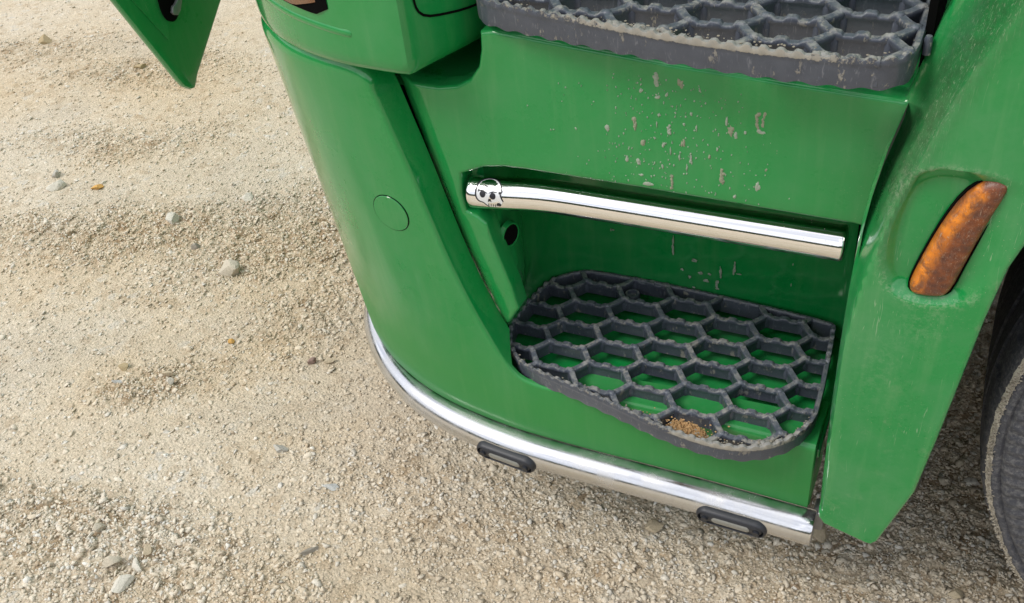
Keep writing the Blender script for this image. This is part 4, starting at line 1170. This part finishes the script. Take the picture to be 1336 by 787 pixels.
# --- front wheel
WC = (1.285, .5)
wheel = bpy.data.objects.new('front_wheel', None); C.objects.link(wheel); wheel.parent = truck; wheel.location = (WC[0], .0, WC[1])
PR = [(.290, .035), (.300, .022), (.330, .012), (.362, .006), (.392, .001), (.396, .0035), (.400, .0005), (.425, -.003), (.445, -.003), (.458, -.0005), (.466, .0015), (.470, .006), (.4735, .003), (.4775, .0035), (.4805, .0045), (.4835, .0065), (.4865, .0100), (.489, .014), (.4935, .024), (.4960, .038), (.4975, .055),
      (.4985, .062), (.488, .064), (.488, .072), (.4990, .074), (.4995, .110), (.489, .112), (.489, .122), (.5, .124), (.5, .19), (.489, .192), (.489, .202), (.499, .204), (.498, .26), (.49, .285), (.46, .305), (.40, .31), (.30, .28)]
SEG = 620; vv = []; mud_ = []
Nr_ = np.random.default_rng(3)
for i, (r_, y_) in enumerate(PR):
    for k in range(SEG):
        a = 2*PI*k/SEG; rr_ = r_; yy = y_
        if .398 < r_ < .468 and y_ < .01: yy += -.0020*(1 if (k % 4) < 2 else 0)
        if .47 < r_ < .497 and y_ < .05:
            nz = math.sin(k*.9+math.sin(k*.37)*3)*.5+math.sin(k*.23)*.5
            yy -= .0012*nz; rr_ += .0008*nz
        if y_ > .03 and y_ < .06: rr_ -= .004*(1 if (k % 13) < 2 else 0)
        vv.append((rr_*math.cos(a), yy, rr_*math.sin(a)))
        m_ = .95*math.exp(-((r_-.4845)/.0042)**2) if .468 < r_ < .4935 and y_ < .03 else 0
        mud_.append(m_)
tyre = mesh('tyre', vv, [q[::-1] for q in gridfaces(len(PR), SEG, True)], M_tyre, wheel, smooth=45)
a = tyre.data.attributes.new('muddy', 'FLOAT', 'POINT'); a.data.foreach_set('value', mud_)
rp = [(.292, .045), (.285, .03), (.27, .035), (.255, .07), (.24, .12), (.15, .13), (.12, .06), (.09, .05), (.0001, .05)]
mesh('rim', [(r_*math.cos(2*PI*k/64), y_, r_*math.sin(2*PI*k/64)) for r_, y_ in rp for k in range(64)], [q[::-1] for q in gridfaces(len(rp), 64, True)], M_steel, wheel, smooth=40)
# caked mud crumbs along the tyre shoulder
sp = []
for _ in range(1500):
    a = random.uniform(PI*.80, PI*1.35); r_ = random.gauss(.4838, .0018)
    sp.append((WC[0]+r_*math.cos(a)-WC[0], .004+random.uniform(-.003, .006), r_*math.sin(a), random.uniform(.0008, .0022)))
blobs('mud_crumbs', sp, M_crust, wheel)

# --- wheel arch liner, underbody and the rest of the cab above the picture
vv = []
for a in np.linspace(math.radians(156), math.radians(20), 30):
    for y_ in (.02, .42): vv.append((WC[0]+.60*math.cos(a), y_, WC[1]+.60*math.sin(a)))
mesh('wheel_arch_liner', vv, gridfaces(30, 2), M_dark, truck, smooth=60)
box('underbody', (-.24, .34, .42), (.66, 2.30, .95), M_dark, truck, .02)
box('chassis', (.60, .75, .55), (5.5, 1.75, .95), M_dark, truck, .02)
box('cab_body', (-.30, .25, 1.13), (2.10, 2.45, 3.1), M_paint, truck, .03)
box('cab_floor', (.17, .36, 1.02), (2.0, 2.35, 1.12), M_dark, truck, .01)

# --- open front flap hanging beyond the corner
tip = [(-.6, .181, .852), (-.6, .295, .635)]
FL_ = [(-.600, .046, 1.115), (-.600, .176, .865), (-.600, .262, .662), (-.600, .272, .643), (-.600, .284, .6365), (-.600, .295, .641), (-.600, .304, .652), (-.600, .424, .752+.0), (-.600, .640, .945), (-.600, .640, 1.115)]
FL_ = [(-.600, .046, 1.104), (-.600, .181, .852), (-.600, .258, .672), (-.600, .268, .652), (-.600, .280, .640), (-.600, .291, .637), (-.600, .299, .645), (-.600, .309, .657), (-.600, .424, .752), (-.600, .620, .929), (-.600, .640, 1.104)]
flap = solid_outline('open_front_flap', FL_, (-.018, 0, 0), M_paint, truck, .006)
solid_outline('flap_recess', [(-.5985, .16, .94), (-.5985, .215, .835), (-.5985, .262, .745), (-.5985, .285, .79), (-.5985, .33, .96), (-.5985, .33, 1.06), (-.5985, .16, 1.06)], (.0015, 0, 0), M_fender, flap, 0)
solid_outline('latch', chaikin([(-.595, .262, .80), (-.595, .268, .778), (-.595, .288, .768), (-.595, .310, .79), (-.595, .335, .83), (-.595, .345, .87), (-.595, .30, .88), (-.595, .268, .84)], 2), (.004, 0, 0), M_black, flap, .001)
solid_outline('latch_catch', chaikin([(-.588, .276, .787), (-.588, .292, .780), (-.588, .312, .806), (-.588, .306, .812), (-.588, .29, .80), (-.588, .282, .80)], 1), (.006, 0, 0), M_grey, flap, .001)
box('flap_hinge_arm', (-.62, .60, 1.09), (-.24, .64, 1.115), M_dark, truck, .004)
